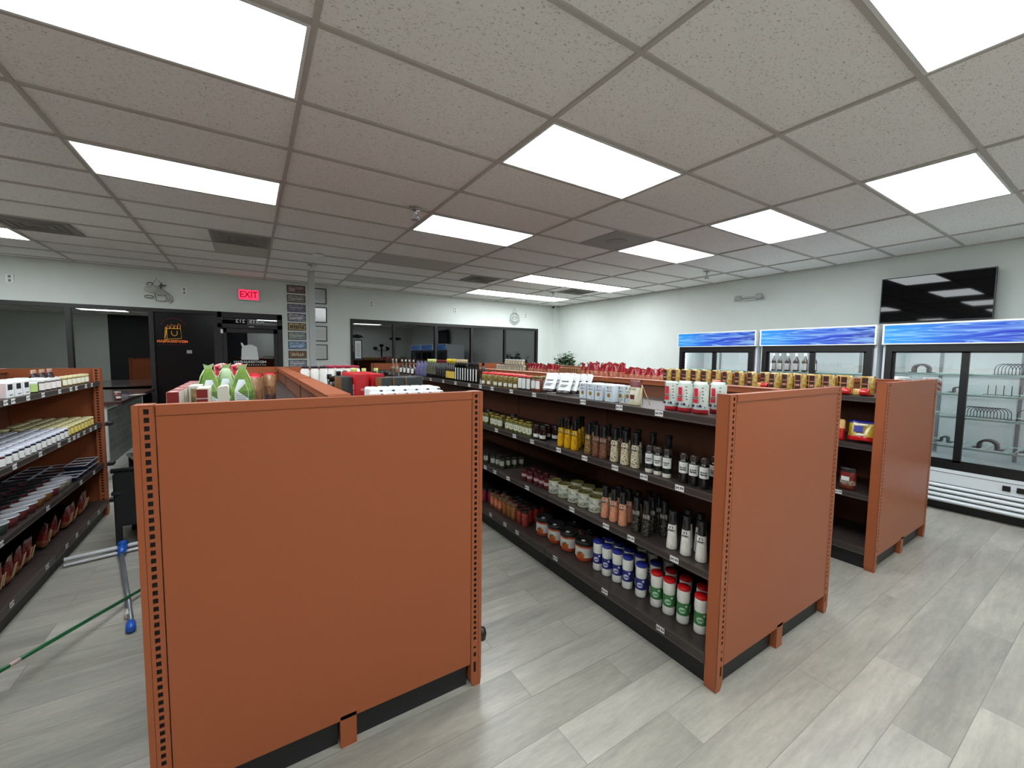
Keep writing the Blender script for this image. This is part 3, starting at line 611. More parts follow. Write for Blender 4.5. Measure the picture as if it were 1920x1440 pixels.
def FM(name, a, b_, sc=170, thr=(.42, .58), rough=.25):
    m = M(name, a, rough, col2=b_, nscale=sc, thr=thr, coat=.4); m['rgb'] = list(a); return m
GY = grinder(FM('mustard_fill', (222, 172, 28), (200, 146, 16), 60)); GP = grinder(FM('mixed_pepper_fill', (176, 140, 84), (66, 42, 26), 190)); GC = grinder(FM('chilli_fill', (142, 98, 74), (84, 50, 36), 190))
GH = grinder(FM('herb_salt_fill', (216, 204, 176), (110, 98, 66), 130, (.50, .60))); GD = grinder(FM('dark_herb_fill', (96, 84, 58), (70, 60, 40), 150)); GK = grinder(FM('peppercorn_fill', (122, 114, 100), (26, 24, 22), 150, (.34, .46)))
GR = grinder(FM('pink_salt_fill', (222, 160, 128), (190, 122, 92), 160)); GS = grinder(FM('white_salt_fill', (226, 224, 214), (214, 212, 202), 60))
def rowlabel(desc, k, where): return '%s, %s %s' % (desc, ORD[k], where)
# --- second shelf (z .91), x = 2.75
Z2 = .91; Z1 = .545; Z0 = .16; Z3 = 1.26
def row(K, z, pts, desc, cat, group, where, rz=None, **kw):
    if rz is None: rz = .38 if pts[0][0] < 2.95 and pts[0][0] > 2 and z < 1.2 else 0
    for k, (x, y) in enumerate(pts): put(K, (x, y, z), rz, rowlabel(desc, k, where), cat, group, **kw)
WH2 = 'from left, second shelf down'
row(GY, Z2, [(2.765, 1.485), (2.765, 1.415), (2.765, 1.345)], 'yellow-filled spice grinder', 'spice grinder', 'yellow spice grinders', 'from left in front row')
row(GY, Z2, [(2.84, 1.49), (2.845, 1.40), (2.92, 1.45)], 'yellow-filled spice grinder in the back', 'spice grinder', 'yellow spice grinders', 'behind the front row')
put(GP, (2.765, 1.215, Z2), 0, 'golden mixed pepper grinder right of the yellow grinders', 'spice grinder'); put(GP, (2.85, 1.25, Z2), 0, 'second golden mixed pepper grinder, standing behind the first', 'spice grinder')
row(GC, Z2, [(2.765, 1.145), (2.765, 1.085)], 'reddish brown chilli grinder', 'spice grinder', 'brown chilli grinders', 'from left in front row'); row(GC, Z2, [(2.84, 1.12), (2.85, 1.03)], 'reddish brown chilli grinder in the back', 'spice grinder', 'brown chilli grinders', 'behind the front row')
row(GH, Z2, [(2.77, 1.0), (2.77, .92), (2.77, .845)], 'speckled herb salt grinder', 'spice grinder', 'speckled herb salt grinders', 'from left in front row'); row(GH, Z2, [(2.85, .975), (2.855, .90)], 'speckled herb salt grinder in the back', 'spice grinder', 'speckled herb salt grinders', 'behind the front row')
row(GD, Z2, [(2.86, .80), (2.86, .70)], 'dark herb grinder behind the small white-labelled ones', 'spice grinder', 'dark herb grinders', 'from left')
def small_grinder(bottomm, cream):
    b = MB().mat(0).lathe([(0, 0), (.0205, 0), (.0215, .004), (.0215, .022)], 18, caps=False).mat(1).lathe([(.0215, .022), (.0215, .05)], 18, caps=False).mat(2).lathe([(.0215, .05), (.0215, .108), (.0165, .114), (.0155, .118)], 18, caps=False)
    c = MB().lathe([(.0155, .116), (.0165, .118), (.0165, .142), (.0150, .148), (0, .149)], 16)
    for q in range(10): a = q*PI/5; c.box(.0163*math.cos(a)-.0012, .0163*math.cos(a)+.0012, .0163*math.sin(a)-.0012, .0163*math.sin(a)+.0012, .120, .140)
    l = MB(); patch(l, .0215, .050, .104, 1.35)
    k = MB(); wraptext(k, 'GARLIC' if cream else 'BLACK', .0095, .0215, .078); wraptext(k, 'SALT' if cream else 'PEPPER', .0095, .0215, .067)
    for q in range(5): patch(k, .0215, .092+q*.0001, .0928, .5, .0012) if q == 0 else None
    G_ = M('dark_glass', (26, 26, 26), .12, coat=.3)
    return kind('spice_grinder', [('glass_body', b, [M('cream_fill', (222, 218, 204), .4) if cream else M('pepper_dark', (30, 28, 28), .2), M('green_black_band', (22, 30, 27), .3) if cream else G_, G_]), ('grinder_cap', c, M('dark_clear_cap', (58, 50, 48), .15, coat=.6)), ('label', l, LW), ('label_print', k, INK)])
SG = small_grinder(None, True); SB = small_grinder(None, False)
row(SG, Z2, [(2.765, .745), (2.765, .69), (2.765, .635)], 'small white-labelled grinder with cream base', 'spice grinder', 'small cream-based grinders', 'from left'); row(SB, Z2, [(2.765, .54), (2.765, .485), (2.765, .43), (2.84, .425)], 'small dark grinder with white label', 'spice grinder', 'small dark grinders', 'from left')
# --- jars
def jar(body, lid, r=.03, h=.10, label=LW, lh=(.25, .7), neck=.88, gl=None, mark=None, name='jar', lidh=.014):
    b = MB().lathe([(0, 0), (r*.93, 0), (r, .004), (r, h*.72), (r*.97, h*.79), (r*neck, h*.85), (r*neck, h*.88)], 18)
    c = MB().lathe([(r*neck, h-lidh-.004), (r*neck*1.05, h-lidh), (r*neck*1.06, h-.002), (r*neck*.98, h), (0, h)], 18)
    ps = [('glass_body', b, body), ('lid', c, lid)]
    if label:
        l = MB(); patch(l, r, h*lh[0], h*lh[1], 1.05); ps.append(('label', l, label))
    if mark:
        k = MB(); wraptext(k, mark[0], mark[1], r, h*(lh[0]+lh[1])/2, .0014, .0005); ps.append(('label_print', k, mark[2] if len(mark) > 2 else INK))
    return kind(name, ps)
def glossy(n, c, **k): return M(n, c, .12, coat=.5, **k)
GLID = M('gold_lid', (150, 128, 60), .3, metal=.6); DLID = M('dark_lid', (34, 26, 26), .3, coat=.3); RLID = M('red_lid', (200, 34, 36), .35); WLID = M('white_lid', (214, 216, 214), .45)
JG = jar(glossy('olive_jar', (104, 112, 52)), GLID, .0265, .095, M('cream_label', (220, 220, 196), .5), (.2, .68), mark=('3', .035, M('ink_olive', (96, 96, 70), .6)))
row(JG, Z2, [(2.765, y) for y in (2.59, 2.53, 2.42, 2.355, 2.29, 2.17, 2.105, 2.04, 1.975, 1.912, 1.856)], 'small green jar with cream round label', 'jar', 'small green jars on the second shelf', 'from left in front row')
row(JG, Z2, [(2.83, y) for y in (2.56, 2.46, 2.36, 2.26, 2.16, 2.06, 1.96)], 'small green jar with dark rim behind the others', 'jar', 'small green jars on the second shelf', 'from left in second row')
JB = jar(glossy('dark_brown_jar', (44, 26, 24)), DLID, .030, .105, LW, (.12, .36))
row(JB, Z2, [(2.775, 1.775), (2.775, 1.70), (2.85, 1.74), (2.86, 1.66), (2.87, 2.68), (2.80, 2.70), (2.91, 2.31)], 'dark brown jar with white lower label', 'jar', 'dark brown jars on the second shelf', 'from left')
# third shelf left: dim jars
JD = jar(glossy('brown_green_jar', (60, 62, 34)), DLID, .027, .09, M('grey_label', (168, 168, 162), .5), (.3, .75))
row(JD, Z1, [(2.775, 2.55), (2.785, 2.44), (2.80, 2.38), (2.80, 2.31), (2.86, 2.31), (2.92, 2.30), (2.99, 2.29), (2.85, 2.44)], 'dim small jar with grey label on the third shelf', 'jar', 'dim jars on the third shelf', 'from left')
JR = jar(glossy('dark_red_jar', (96, 26, 26)), M('maroon_lid', (60, 20, 22), .4), .028, .085, M('pale_pink_label', (176, 150, 150), .5), (.35, .62))
row(JR, Z1, [(2.79, 1.95), (2.79, 1.875), (2.80, 1.80), (2.80, 1.735), (2.80, 1.67)], 'dark red preserve jar left of the tins', 'jar', 'dark red jars on the third shelf', 'from left in front row'); row(JR, Z1, [(2.87, y) for y in (1.95, 1.86, 1.78, 1.70)], 'dark red preserve jar in the back row', 'jar', 'dark red jars on the third shelf', 'from left, behind')
# tins
def tin():
    r = .046; h = .092
    b = MB().lathe([(0, 0), (r, 0), (r+.001, .004), (r, .007), (r, h-.007), (r+.001, h-.004), (r, h)], 24, caps=False)
    t_ = MB().lathe([(r-.0005, h-.001), (r+.0005, h+.001), (r-.003, h+.001), (r-.0045, h-.006), (.02, h-.006), (.018, h-.005), (0, h-.005)], 24, caps=False)
    t_.tube([(-.01, .02, h-.004), (0, .026, h-.003), (.01, .02, h-.004), (0, .012, h-.004)], .0012, 5, True)
    l = MB(); patch(l, r, .010, h-.012, 2.2, .0006, 20); k = MB(); patch(k, r, .012, .034, 2.1, .001, 20)
    k.box(-r-.0018, -r-.001, -.018, .018, .052, .06); wraptext(k, 'wedding', .014, r, .047, .0018)
    return kind('food_tin', [('can_body', b, M('cream_tin', (206, 200, 172), .3, metal=.2)), ('can_lid', t_, M('gold_tin_lid', (158, 150, 92), .25, metal=.7)), ('label', l, M('floral_label', (214, 216, 204), .4, col2=(140, 146, 130), nscale=60, thr=(.5, .62))), ('label_print', k, M('grey_floral', (120, 124, 112), .5, col2=(206, 206, 190), nscale=90, thr=(.45, .6)))])
TN = tin()
row(TN, Z1, [(2.805, y) for y in (1.59, 1.485, 1.38, 1.28, 1.175)], 'white floral tin with gold rim', 'food tin', 'white floral tins', 'from left in front row'); row(TN, Z1, [(2.91, y) for y in (1.47, 1.36, 1.25, 1.14)], 'white floral tin with gold rim behind', 'food tin', 'white floral tins', 'from left in second row')
row(GR, Z1, [(2.78, 1.07), (2.78, 1.0), (2.78, .93)], 'pink salt grinder with black cap', 'spice grinder', 'pink salt grinders', 'from left in front row'); row(GR, Z1, [(2.85, 1.02), (2.85, .95), (2.86, .89)], 'pink salt grinder in the second row', 'spice grinder', 'pink salt grinders', 'from left')
row(GK, Z1, [(2.785, .835), (2.785, .765)], 'black and white peppercorn grinder', 'spice grinder', 'peppercorn grinders', 'from left in front row'); row(GK, Z1, [(2.86, .79), (2.87, .715), (2.93, .87), (2.93, .8)], 'peppercorn grinder in the back', 'spice grinder', 'peppercorn grinders', 'from left behind')
row(GS, Z1, [(2.78, .60), (2.78, .52), (2.785, .44)], 'white salt grinder with black cap', 'spice grinder', 'white salt grinders', 'from left in front row'); row(GS, Z1, [(2.86, .565), (2.865, .50), (2.87, .415)], 'white salt grinder in the second row', 'spice grinder', 'white salt grinders', 'from left')
# base shelf
JO = jar(glossy('orange_pickle', (150, 92, 46), noise=.35, nscale=70), M('tan_lid', (110, 84, 60), .4), .030, .125, None); JP = jar(glossy('red_pickle', (150, 52, 44), noise=.4, nscale=70), DLID, .030, .125, None); JQ = jar(glossy('red_label_jar', (168, 96, 60)), M('tan_lid'), .028, .115, M('red_orange_label', (196, 70, 44), .4, col2=(226, 150, 110), nscale=60), (.22, .8)); JM = jar(glossy('purple_pickle', (130, 30, 60), noise=.3, nscale=60), DLID, .030, .12, None)
row(JM, Z0, [(2.83, 2.56), (2.86, 2.50), (2.92, 2.45), (2.79, 2.62)], 'purple pickle jar at the far end of the bottom shelf', 'jar', 'purple pickle jars', 'from left')
row(JQ, Z0, [(2.80, 2.47), (2.80, 2.40), (2.80, 2.335), (2.865, 2.40), (2.87, 2.33)], 'jar with red and orange label on the bottom shelf', 'jar', 'red-labelled jars', 'from left')
row(JO, Z0, [(2.80, 2.255), (2.80, 2.185), (2.80, 2.115)], 'amber pickle jar on the bottom shelf', 'jar', 'amber pickle jars', 'from left in front row')
row(JP, Z0, [(2.80, 2.03), (2.80, 1.955)], 'red pickle jar left of the buckets', 'jar', 'red pickle jars', 'from left in front row')
row(JP, Z0, [(2.87+.066*(k % 4), 2.27-.068*(k//4)) for k in range(20)], 'red pickle jar in the rows behind', 'jar', 'red pickle jars', 'counting back and right')
def bucket():
    r = .063; b = MB().lathe([(0, 0), (r*.90, 0), (r*.95, .006), (r, .03), (r, .11), (r*.98, .114)], 28)
    c = MB().lathe([(r+.001, .106), (r+.005, .108), (r+.005, .130), (r+.002, .133), (r-.004, .133), (r-.006, .128), (0, .128)], 28)
    l = MB(); patch(l, r, .028, .092, 1.5, .0008, 20)
    k = MB()
    for q, (u, v, rr) in enumerate(((.042, .042, .014), (.030, .038, .012), (.05, .056, .011), (.036, .054, .010))): k.lathe([(0, 0), (rr, 0)], 10); [None]
    k = MB(); patch(k, r, .026, .058, .42, .0016, 8); 
    g = MB(); patch(g, r, .056, .068, .22, .0017, 6)
    s = MB().box(-.035, -.012, -.012, .012, .1285, .1292)
    return kind('food_bucket', [('tub', b, M('orange_tub', (196, 84, 48), .25, coat=.4)), ('lid', c, M('black_lid', (32, 33, 32), .35)), ('label', l, M('bucket_label', (204, 204, 198), .4)), ('pepper_picture', k, M('pepper_orange', (206, 110, 40), .4, col2=(150, 60, 24), nscale=60)), ('leaf_picture', g, M('leaf_green', (96, 110, 40), .5)), ('sticker', s, M('sticker_white', (206, 206, 200), .5))])
BK = bucket()
row(BK, Z0, [(2.85, 1.765), (2.85, 1.62), (2.85, 1.475), (2.85, 1.315)], 'orange food tub with black lid', 'food tub', 'orange tubs with black lids', 'from left in front row', rz=.35); row(BK, Z0, [(3.0, 1.42), (3.0, 1.27), (3.0, 1.58)], 'orange food tub with black lid behind the front tubs', 'food tub', 'orange tubs with black lids', 'counting right', rz=.3)
def saltpot(capm, bandm, ovalm, inkm):
    r = .031
    b = MB().lathe([(0, 0), (r*.94, 0), (r, .006), (r, .042), (r*.965, .046), (r*.965, .112), (r, .118), (r*1.03, .135), (r*1.01, .165), (r*.96, .178)], 24)
    c = MB().lathe([(r*.95, .174), (r*1.03, .178), (r*1.03, .187), (r*.98, .191), (0, .192)], 24)
    l = MB(); patch(l, r*.965, .046, .112, PI*.98, .0012, 24)
    o = MB(); wrapdisc(o, r*.965+.0022, -.002, .074, .0175, .0155); wrapdisc(o, r*.965+.0022, .017, .098, .007, .007)
    k = MB(); wraptext(k, 'salt', .018, r*.965, .075, .0032, .0006)
    return kind('salt_bottle', [('bottle', b, M('salt_white', (226, 226, 218), .35)), ('cap', c, capm), ('label_band', l, bandm), ('label_oval', o, ovalm), ('label_print', k, inkm)])
SBL = saltpot(M('blue_cap', (34, 44, 140), .35), M('blue_band', (36, 40, 120), .35), M('oval_white', (206, 212, 228), .4), M('blue_band')); SRD = saltpot(M('red_cap', (202, 22, 26), .3), M('green_band', (62, 122, 68), .35), M('oval_green', (176, 216, 184), .4), M('green_band'))
SGY = saltpot(M('grey_cap', (120, 120, 118), .4), M('grey_band', (110, 112, 120), .4), M('oval_white'), INK)
row(SBL, Z0, [(2.825, 1.165), (2.825, 1.085), (2.825, 1.0), (2.825, .92), (2.825, .82)], 'white salt bottle with blue cap and blue band', 'salt bottle', 'blue-capped salt bottles', 'from left in front row', rz=.5)
row(SBL, Z0, [(2.91, 1.15), (2.91, 1.065), (2.91, .985), (2.91, .90), (2.91, .79)], 'white salt bottle with blue cap behind', 'salt bottle', 'blue-capped salt bottles', 'from left in second row', rz=.5)
row(SGY, Z0, [(3.01, .97), (3.01, .89), (3.01, .78)], 'salt bottle with grey cap at the back', 'salt bottle', 'grey-capped salt bottles', 'from left')
row(SRD, Z0, [(2.825, .715), (2.825, .635), (2.825, .55), (2.83, .455)], 'white salt bottle with red cap and green band', 'salt bottle', 'red-capped salt bottles', 'from left in front row', rz=.55)
row(SRD, Z0, [(2.915, .69), (2.915, .60), (2.915, .50)], 'white salt bottle with red cap behind', 'salt bottle', 'red-capped salt bottles', 'from left in second row', rz=.5)
# --- top shelf of the middle run (z 1.26)
def bottle(glass, cap, r=.026, h=.21, sh=.55, neck=.011, label=None, lz=(.1, .45), capz=.84, square=False, name='bottle', ang=1.2, pr=None):
    b = MB().lathe([(0, 0), (r, 0), (r+.0005, .003), (r, h*sh), (r*.75, h*(sh+.09)), (neck, h*(sh+.17)), (neck, h*.93)], 4 if square else 16, a0=PI/4 if square else 0, a1=2*PI+(PI/4 if square else 0), smooth=not square)
    c = MB().lathe([(neck+.001, h*capz), (neck+.002, h*capz), (neck+.002, h-.002), (neck+.001, h), (0, h)], 14)
    ps = [('glass_body', b, glass), ('cap', c, cap)]
    if label:
        l = MB(); (l.box(-r*.7072-.001, -r*.7072, -r*.5, r*.5, h*lz[0], h*lz[1]) if square else patch(l, r, h*lz[0], h*lz[1], ang)); ps.append(('label', l, label))
    return kind(name, ps)
DK = M('dark_oil_glass', (16, 18, 14), .1, coat=.5); LY = M('yellow_label', (214, 182, 74), .45); CY = M('yellow_cap', (222, 196, 48), .35); CG = M('pale_green_cap', (206, 216, 130), .4); CR = M('wine_cap', (120, 22, 40), .35)
row(bottle(M('clear_amber', (128, 100, 74), .12, coat=.5), M('pale_cork', (196, 190, 180), .4), .036, .20, .35, .010, M('brown_print', (92, 66, 44), .5), (.08, .3), .82), Z3, [(2.765, 5.42), (2.765, 5.24)], 'amber glass flask with pale stopper at the far end', 'bottle', 'amber flasks', 'from left')
row(bottle(M('brown_flask', (46, 30, 26), .12, coat=.5), M('silver_cap', (200, 196, 190), .35), .034, .195, .4, .010, LW, (.1, .42), .86), Z3, [(2.765, 4.98), (2.765, 4.82), (2.765, 4.66), (2.765, 4.5)], 'dark flask with white patterned label', 'bottle', 'dark flasks with white labels', 'from left')
def pillow(w_, d, h, topm, bandh=(.0, .3, .72, .9), n=7, m=14, bulge=1.0, seal=.02, mats=4):
    """stand-up bag with gusset, front -x; material index by height band"""
    mb = MB(); vs = {}
    for s in (-1, 1):
        for i in range(n+1):
            for j in range(m+1):
                u = i/n; v = j/m; pr = (1-abs(2*u-1)**2.4); t_ = max(0, 1-max(0, (v-.12)/.88)**1.7)*pr*bulge
                if v < .12: t_ = pr*bulge*(.8+.2*v/.12)
                vs[s, i, j] = mb.b.verts.new((s*d/2*t_, (u-.5)*w_*(1-.03*math.sin(v*PI)), h*v))
    for s in (-1, 1):
        for i in range(n):
            for j in range(m):
                z = (j+.5)/m; mb.mi = sum(z > q for q in bandh[1:])
                f = mb._f([vs[s, i, j], vs[s, i+1, j], vs[s, i+1, j+1], vs[s, i, j+1]])
                if f: f.smooth = True
    for i in range(n): mb.mi = 0; mb._f([vs[-1, i, 0], vs[-1, i+1, 0], vs[1, i+1, 0], vs[1, i, 0]])
    for j in range(m):
        for i in (0, n): mb._f([vs[-1, i, j], vs[1, i, j], vs[1, i, j+1], vs[-1, i, j+1]])
    bmesh.ops.remove_doubles(mb.b, verts=mb.b.verts[:], dist=.0004)
    return mb
LAV = M('lavender_film', (92, 92, 138), .25, coat=.5, col2=(150, 160, 200), nscale=24, thr=(.5, .7))
row(kind('gift_bag', [('bag_body', pillow(.10, .07, .19, None, (0, .5, .98, 1)), [M('lavender_label', (88, 84, 124), .4), LAV, LAV, LAV])]), Z3, [(2.765, 4.33), (2.765, 4.20), (2.765, 4.07)], 'shiny lavender gift bag between the bottles', 'bag', 'lavender gift bags', 'from left')
row(bottle(DK, CG, .024, .215, .6, .011, M('oil_print', (122, 126, 96), .5, col2=(24, 24, 20), nscale=90), (.2, .6), .82), Z3, [(2.765, y) for y in (3.97, 3.90, 3.83, 3.76)], 'dark oil bottle with pale green cap', 'bottle', 'green-capped oil bottles', 'from left')
row(bottle(DK, CR, .020, .21, .62, .009, M('thin_label', (100, 96, 104), .5), (.15, .6), .86, ang=.25), Z3, [(2.765, y) for y in (3.69, 3.63, 3.57, 3.51, 3.46)], 'slim dark bottle with wine-red cap', 'bottle', 'slim red-capped bottles', 'from left')
row(bottle(DK, CY, .024, .225, .6, .0125, LY, (.1, .42), .80), Z3, [(2.765, y) for y in (3.40, 3.345, 3.29, 3.235)], 'dark bottle with yellow cap and yellow label', 'bottle', 'yellow-labelled bottles', 'from left')
row(bottle(DK, M('cream_cap', (206, 186, 150), .4), .020, .222, .72, .010, LW, (.08, .62), .84, True, ang=.3), Z3, [(2.765, y) for y in (3.175, 3.12, 3.065, 3.01, 2.955)], 'tall square dark bottle with narrow white label', 'bottle', 'tall square bottles', 'from left')
row(bottle(DK, BLACK, .022, .19, .66, .010, LW, (.1, .7), .80, True, ang=.3), Z3, [(2.765, y) for y in (2.895, 2.835, 2.78, 2.72)], 'square black-capped bottle with white side label', 'bottle', 'black-capped square bottles', 'from left')
row(bottle(DK, BLACK, .022, .205, .66, .010, None, (.1, .7), .80), Z3, [(2.835, y) for y in (3.9, 3.7, 3.5, 3.3, 3.1, 2.98, 2.86, 2.74)], 'plain dark bottle in the back row', 'bottle', 'plain dark bottles behind', 'from left')
JA = jar(glossy('antipasto_jar', (132, 118, 66), noise=.45, nscale=80), RLID, .029, .115, M('white_badge', (214, 214, 200), .5), (.1, .34)); JA2 = jar(glossy('dark_green_jar', (40, 46, 36)), M('pink_lid', (206, 80, 78), .4), .026, .115, LW, (.12, .8)); JA3 = jar(glossy('amber_red_jar', (110, 52, 30)), M('olive_lid', (110, 92, 40), .4), .027, .115, LW, (.2, .72))
row(JA, Z3, [(2.775, y) for y in (2.60, 2.50, 2.38, 2.30, 2.215, 2.14, 2.065)], 'antipasto jar with red lid', 'jar', 'red-lidded antipasto jars', 'from left in front row'); row(JA, Z3, [(2.84, y) for y in (2.55, 2.44, 2.34, 2.25, 2.17, 2.09)], 'antipasto jar with red lid behind', 'jar', 'red-lidded antipasto jars', 'from left in second row')
row(JA2, Z3, [(2.775, 2.0), (2.775, 1.945), (2.775, 1.885)], 'dark green jar with pink lid', 'jar', 'dark green jars', 'from left'); row(JA3, Z3, [(2.775, 1.82), (2.775, 1.765), (2.84, 1.79)], 'amber jar with olive lid beside the white pouches', 'jar', 'amber jars', 'from left')
# leaning pouches
PB = M('pouch_black', (44, 36, 34), .3); PWm = M('pouch_white', (222, 224, 222), .35, col2=(196, 200, 198), nscale=18)
pk = pillow(.085, .035, .15, None, (0, .12, .97, 1)); pk2 = MB(); pk2.box(-.0205, -.0195, -.022, .022, .085, .092).box(-.0205, -.0195, -.026, .02, .058, .062).box(-.0205, -.0195, -.016, .022, .048, .052)
KP = kind('white_pouch', [('pouch_body', pk, [PB, PWm, PWm, PWm]), ('pouch_print', pk2, INK)])
for k, (x, y) in enumerate(((2.78, 1.67), (2.825, 1.655), (2.87, 1.64), (2.915, 1.625), (2.78, 1.50), (2.825, 1.485), (2.87, 1.47), (2.915, 1.455))):
    put(KP, (x, y, Z3+.008), 0, rowlabel('white and black pouch leaning backward', k, 'from left of two leaning stacks'), 'pouch', 'leaning white pouches', tilt=(0, .5, .32), scale=(.62, 1.3, 1.02))
def carton(w_, d, h, facem, sidem, extra=()):
    return kind('carton', [('box_body', MB().box(-d/2, d/2, -w_/2, w_/2, 0, h, .0012), sidem), ('front_label', MB().box(-d/2-.0008, -d/2, -w_/2+.002, w_/2-.002, .002, h-.002), facem)]+list(extra))
def box_print():
    a = MB(); a.prism([(.013*math.cos(2*PI*k/16), .038+.013*math.sin(2*PI*k/16)) for k in range(16)], -.0262, -.0258, 'x')
    b_ = MB().box(-.0262, -.0258, .004, .012, .078, .09).box(-.0262, -.0258, -.016, -.010, .012, .018); text_on(b_, 'Saffron', .014, lambda u, v: (-.0262, -u, .064+v), .0003)
    c = MB(); c.prism([(-.012+.005*math.cos(2*PI*k/12), .084+.006*math.sin(2*PI*k/12)) for k in range(12)], -.0262, -.0258, 'x')
    return [('seal_circle', a, M('seal_brown', (150, 116, 40), .5)), ('box_print', b_, M('grey_blue_ink', (86, 98, 112), .5)), ('badge', c, M('badge_tan', (200, 176, 120), .5))]
CB = M('pale_blue_card', (206, 216, 226), .45)
KB = carton(.062, .05, .098, CB, CB, box_print())
row(KB, Z3, [(2.775, 1.265), (2.775, 1.195), (2.775, 1.125), (2.78, 1.045)], 'pale blue carton with round seal', 'carton', 'pale blue cartons', 'from left in front row', rz=.0)
row(KB, Z3, [(2.83, 1.0), (2.84, .955), (2.86, 1.24), (2.86, 1.15), (2.86, 1.07)], 'pale blue carton turned or behind', 'carton', 'pale blue cartons', 'from left')
# nougat bag in wooden stand
t = thing('cream_bag', 'cream and burgundy bag standing in a small wooden easel', 'bag', (2.80, .885, Z3+.002))
pillow(.085, .05, .135, None, (0, .1, .74, 1)).build('bag_body', [M('bag_cream', (222, 218, 196), .4), M('bag_cream'), M('bag_burgundy', (112, 46, 48), .4), M('bag_burgundy')], t)
MB().box(-.0275, -.0262, -.014, .014, .03, .055).build('picture', M('burgundy_square', (96, 30, 28), .5), t); g = MB(); text_on(g, 'Nougat', .016, lambda u, v: (-.024, -u, .088+v), .0004); g.build('bag_print', M('olive_ink', (120, 124, 90), .5), t)
t = thing('wooden_easel', 'small light wooden easel holding the cream bag', 'easel', (2.80, .885, Z3+.004)); MB().tube([(-.045, .075, .002), (-.01, .03, .10)], .0025, 5).tube([(-.045, .075, .002), (-.04, -.075, .002)], .0025, 5).build('side_bar', M('light_wood', (196, 184, 140), .5), t); MB().tube([(-.045, -.075, .002), (.0, -.045, .11)], .0025, 5).tube([(.01, -.095, .002), (.0, -.045, .11), (-.01, -.06, .002)], .0025, 5).build('back_bar', M('light_wood'), t)
# three white and red pouches
def wr():
    b = pillow(.115, .05, .148, None, (0, .13, .9, 1.1)); r_ = MB().box(-.0285, -.0275, -.0, .034, .052, .072).box(-.0285, -.0275, .002, .030, .082, .122, .0); s_ = MB().box(-.029, -.028, .0, .034, .074, .079); c_ = MB()
    for q in range(4): c_.prism([(-.045+.026*q+.012*math.cos(a), .036+.007*math.sin(a)+.003*(q % 2)) for a in [k*PI/5 for k in range(10)]], -.0282, -.0272, 'x')
    g = MB()
    for q, (u, v) in enumerate(((-.03, .125), (-.03, .108), (-.034, .094), (-.03, .078), (-.036, .064), (.04, .134))): g.box(-.0272, -.0262, u-.006, u+.006, v-.002, v+.003)
    return kind('snack_pouch', [('pouch_body', b, [M('pouch_red', (176, 40, 50), .35), M('pouch_mint', (206, 216, 208), .35, col2=(186, 198, 190), nscale=14), M('pouch_mint'), M('pouch_mint')]), ('red_emblem', r_, M('emblem_red', (206, 40, 60), .4)), ('dark_band', s_, INK), ('food_picture', c_, M('blue_white_pic', (196, 206, 222), .4, col2=(30, 34, 50), nscale=60, thr=(.48, .52))), ('pouch_print', g, M('print_grey', (90, 100, 96), .5))])
KW = wr()
row(KW, Z3, [(2.78, .635), (2.78, .56), (2.78, .475)], 'white and red snack pouch', 'pouch', 'white and red pouches', 'from left in front', rz=.12, scale=(1, .66, 1)); row(KW, Z3, [(2.86, .61), (2.87, .53), (2.865, .44), (2.94, .48)], 'white and red snack pouch standing behind', 'pouch', 'white and red pouches', 'from left', rz=.12, scale=(1, .66, 1))
# ------------------------------------------------------------------ right run: bags on top shelf
RD = M('red_film', (196, 28, 40), .2, coat=.6, col2=(120, 12, 22), nscale=30); RDW = M('red_film_bottom', (190, 60, 50), .3, col2=(214, 176, 140), nscale=50)
KR = kind('red_bag', [('bag_body', pillow(.085, .05, .165, None, (0, .45, .98, 1.1)), [RDW, RD, RD, RD]), ('bag_tie', MB().tube([(-.01, -.03, .16), (-.02, 0, .175), (0, .03, .16)], .006, 5), RD)])
rr = random.Random(5)
def randrow(K, ys, x, z, desc, cat, grp, where, jit=.012, hs=(.92, 1.1), tl=.05):
    for k, y in enumerate(ys):
        s_ = rr.uniform(*hs); put(K, (x+rr.uniform(0, jit), y, z+.007), 0, rowlabel(desc, k, where), cat, grp, tilt=(rr.uniform(-tl, tl), rr.uniform(-.02, .08), rr.uniform(-.5, .5)), scale=(1, 1, s_))
randrow(KR, [4.78-.085*k for k in range(10)], 4.80, Z3, 'red cellophane bag in the left group on the right run', 'bag', 'red bags, left group', 'from left', hs=(.78, .86))
randrow(KR, [3.50-.085*k for k in range(9)], 4.80, Z3, 'tall red bag in the middle group on the right run', 'bag', 'red bags, middle group', 'from left', hs=(.95, 1.08))
randrow(KR, [2.74-.083*k for k in range(7)], 4.80, Z3, 'short red bag in the right group on the right run', 'bag', 'red bags, right group', 'from left', hs=(.72, .82))
randrow(KR, [3.45-.11*k for k in range(6)], 4.90, Z3, 'red bag behind the middle group on the right run', 'bag', 'red bags, middle group', 'from left behind', hs=(1.0, 1.12))
KT = kind('cream_carton', [('box_body', MB().box(-.03, .03, -.019, .019, 0, .105, .001), M('tan_card', (176, 132, 92), .5)), ('front_label', MB().box(-.0308, -.03, -.010, .010, .01, .1), M('brown_card', (120, 62, 40), .5))])
row(KT, Z3, [(4.79, 3.94-.045*k) for k in range(9)], 'slim tan carton between two groups of red bags', 'carton', 'slim tan cartons', 'from left')
KJ = jar(glossy('pale_jar', (186, 160, 120)), WLID, .032, .10, M('cream_label'), (.2, .7))
row(KJ, Z3, [(4.79, 5.75-.085*k) for k in range(11)], 'pale jar with white lid at the far end of the right run', 'jar', 'pale jars on the right run', 'from left'); row(KJ, Z3+.10, [(4.79, 5.45-.085*k) for k in range(7)], 'pale jar stacked on the row below on the right run', 'jar', 'pale jars on the right run', 'from left')
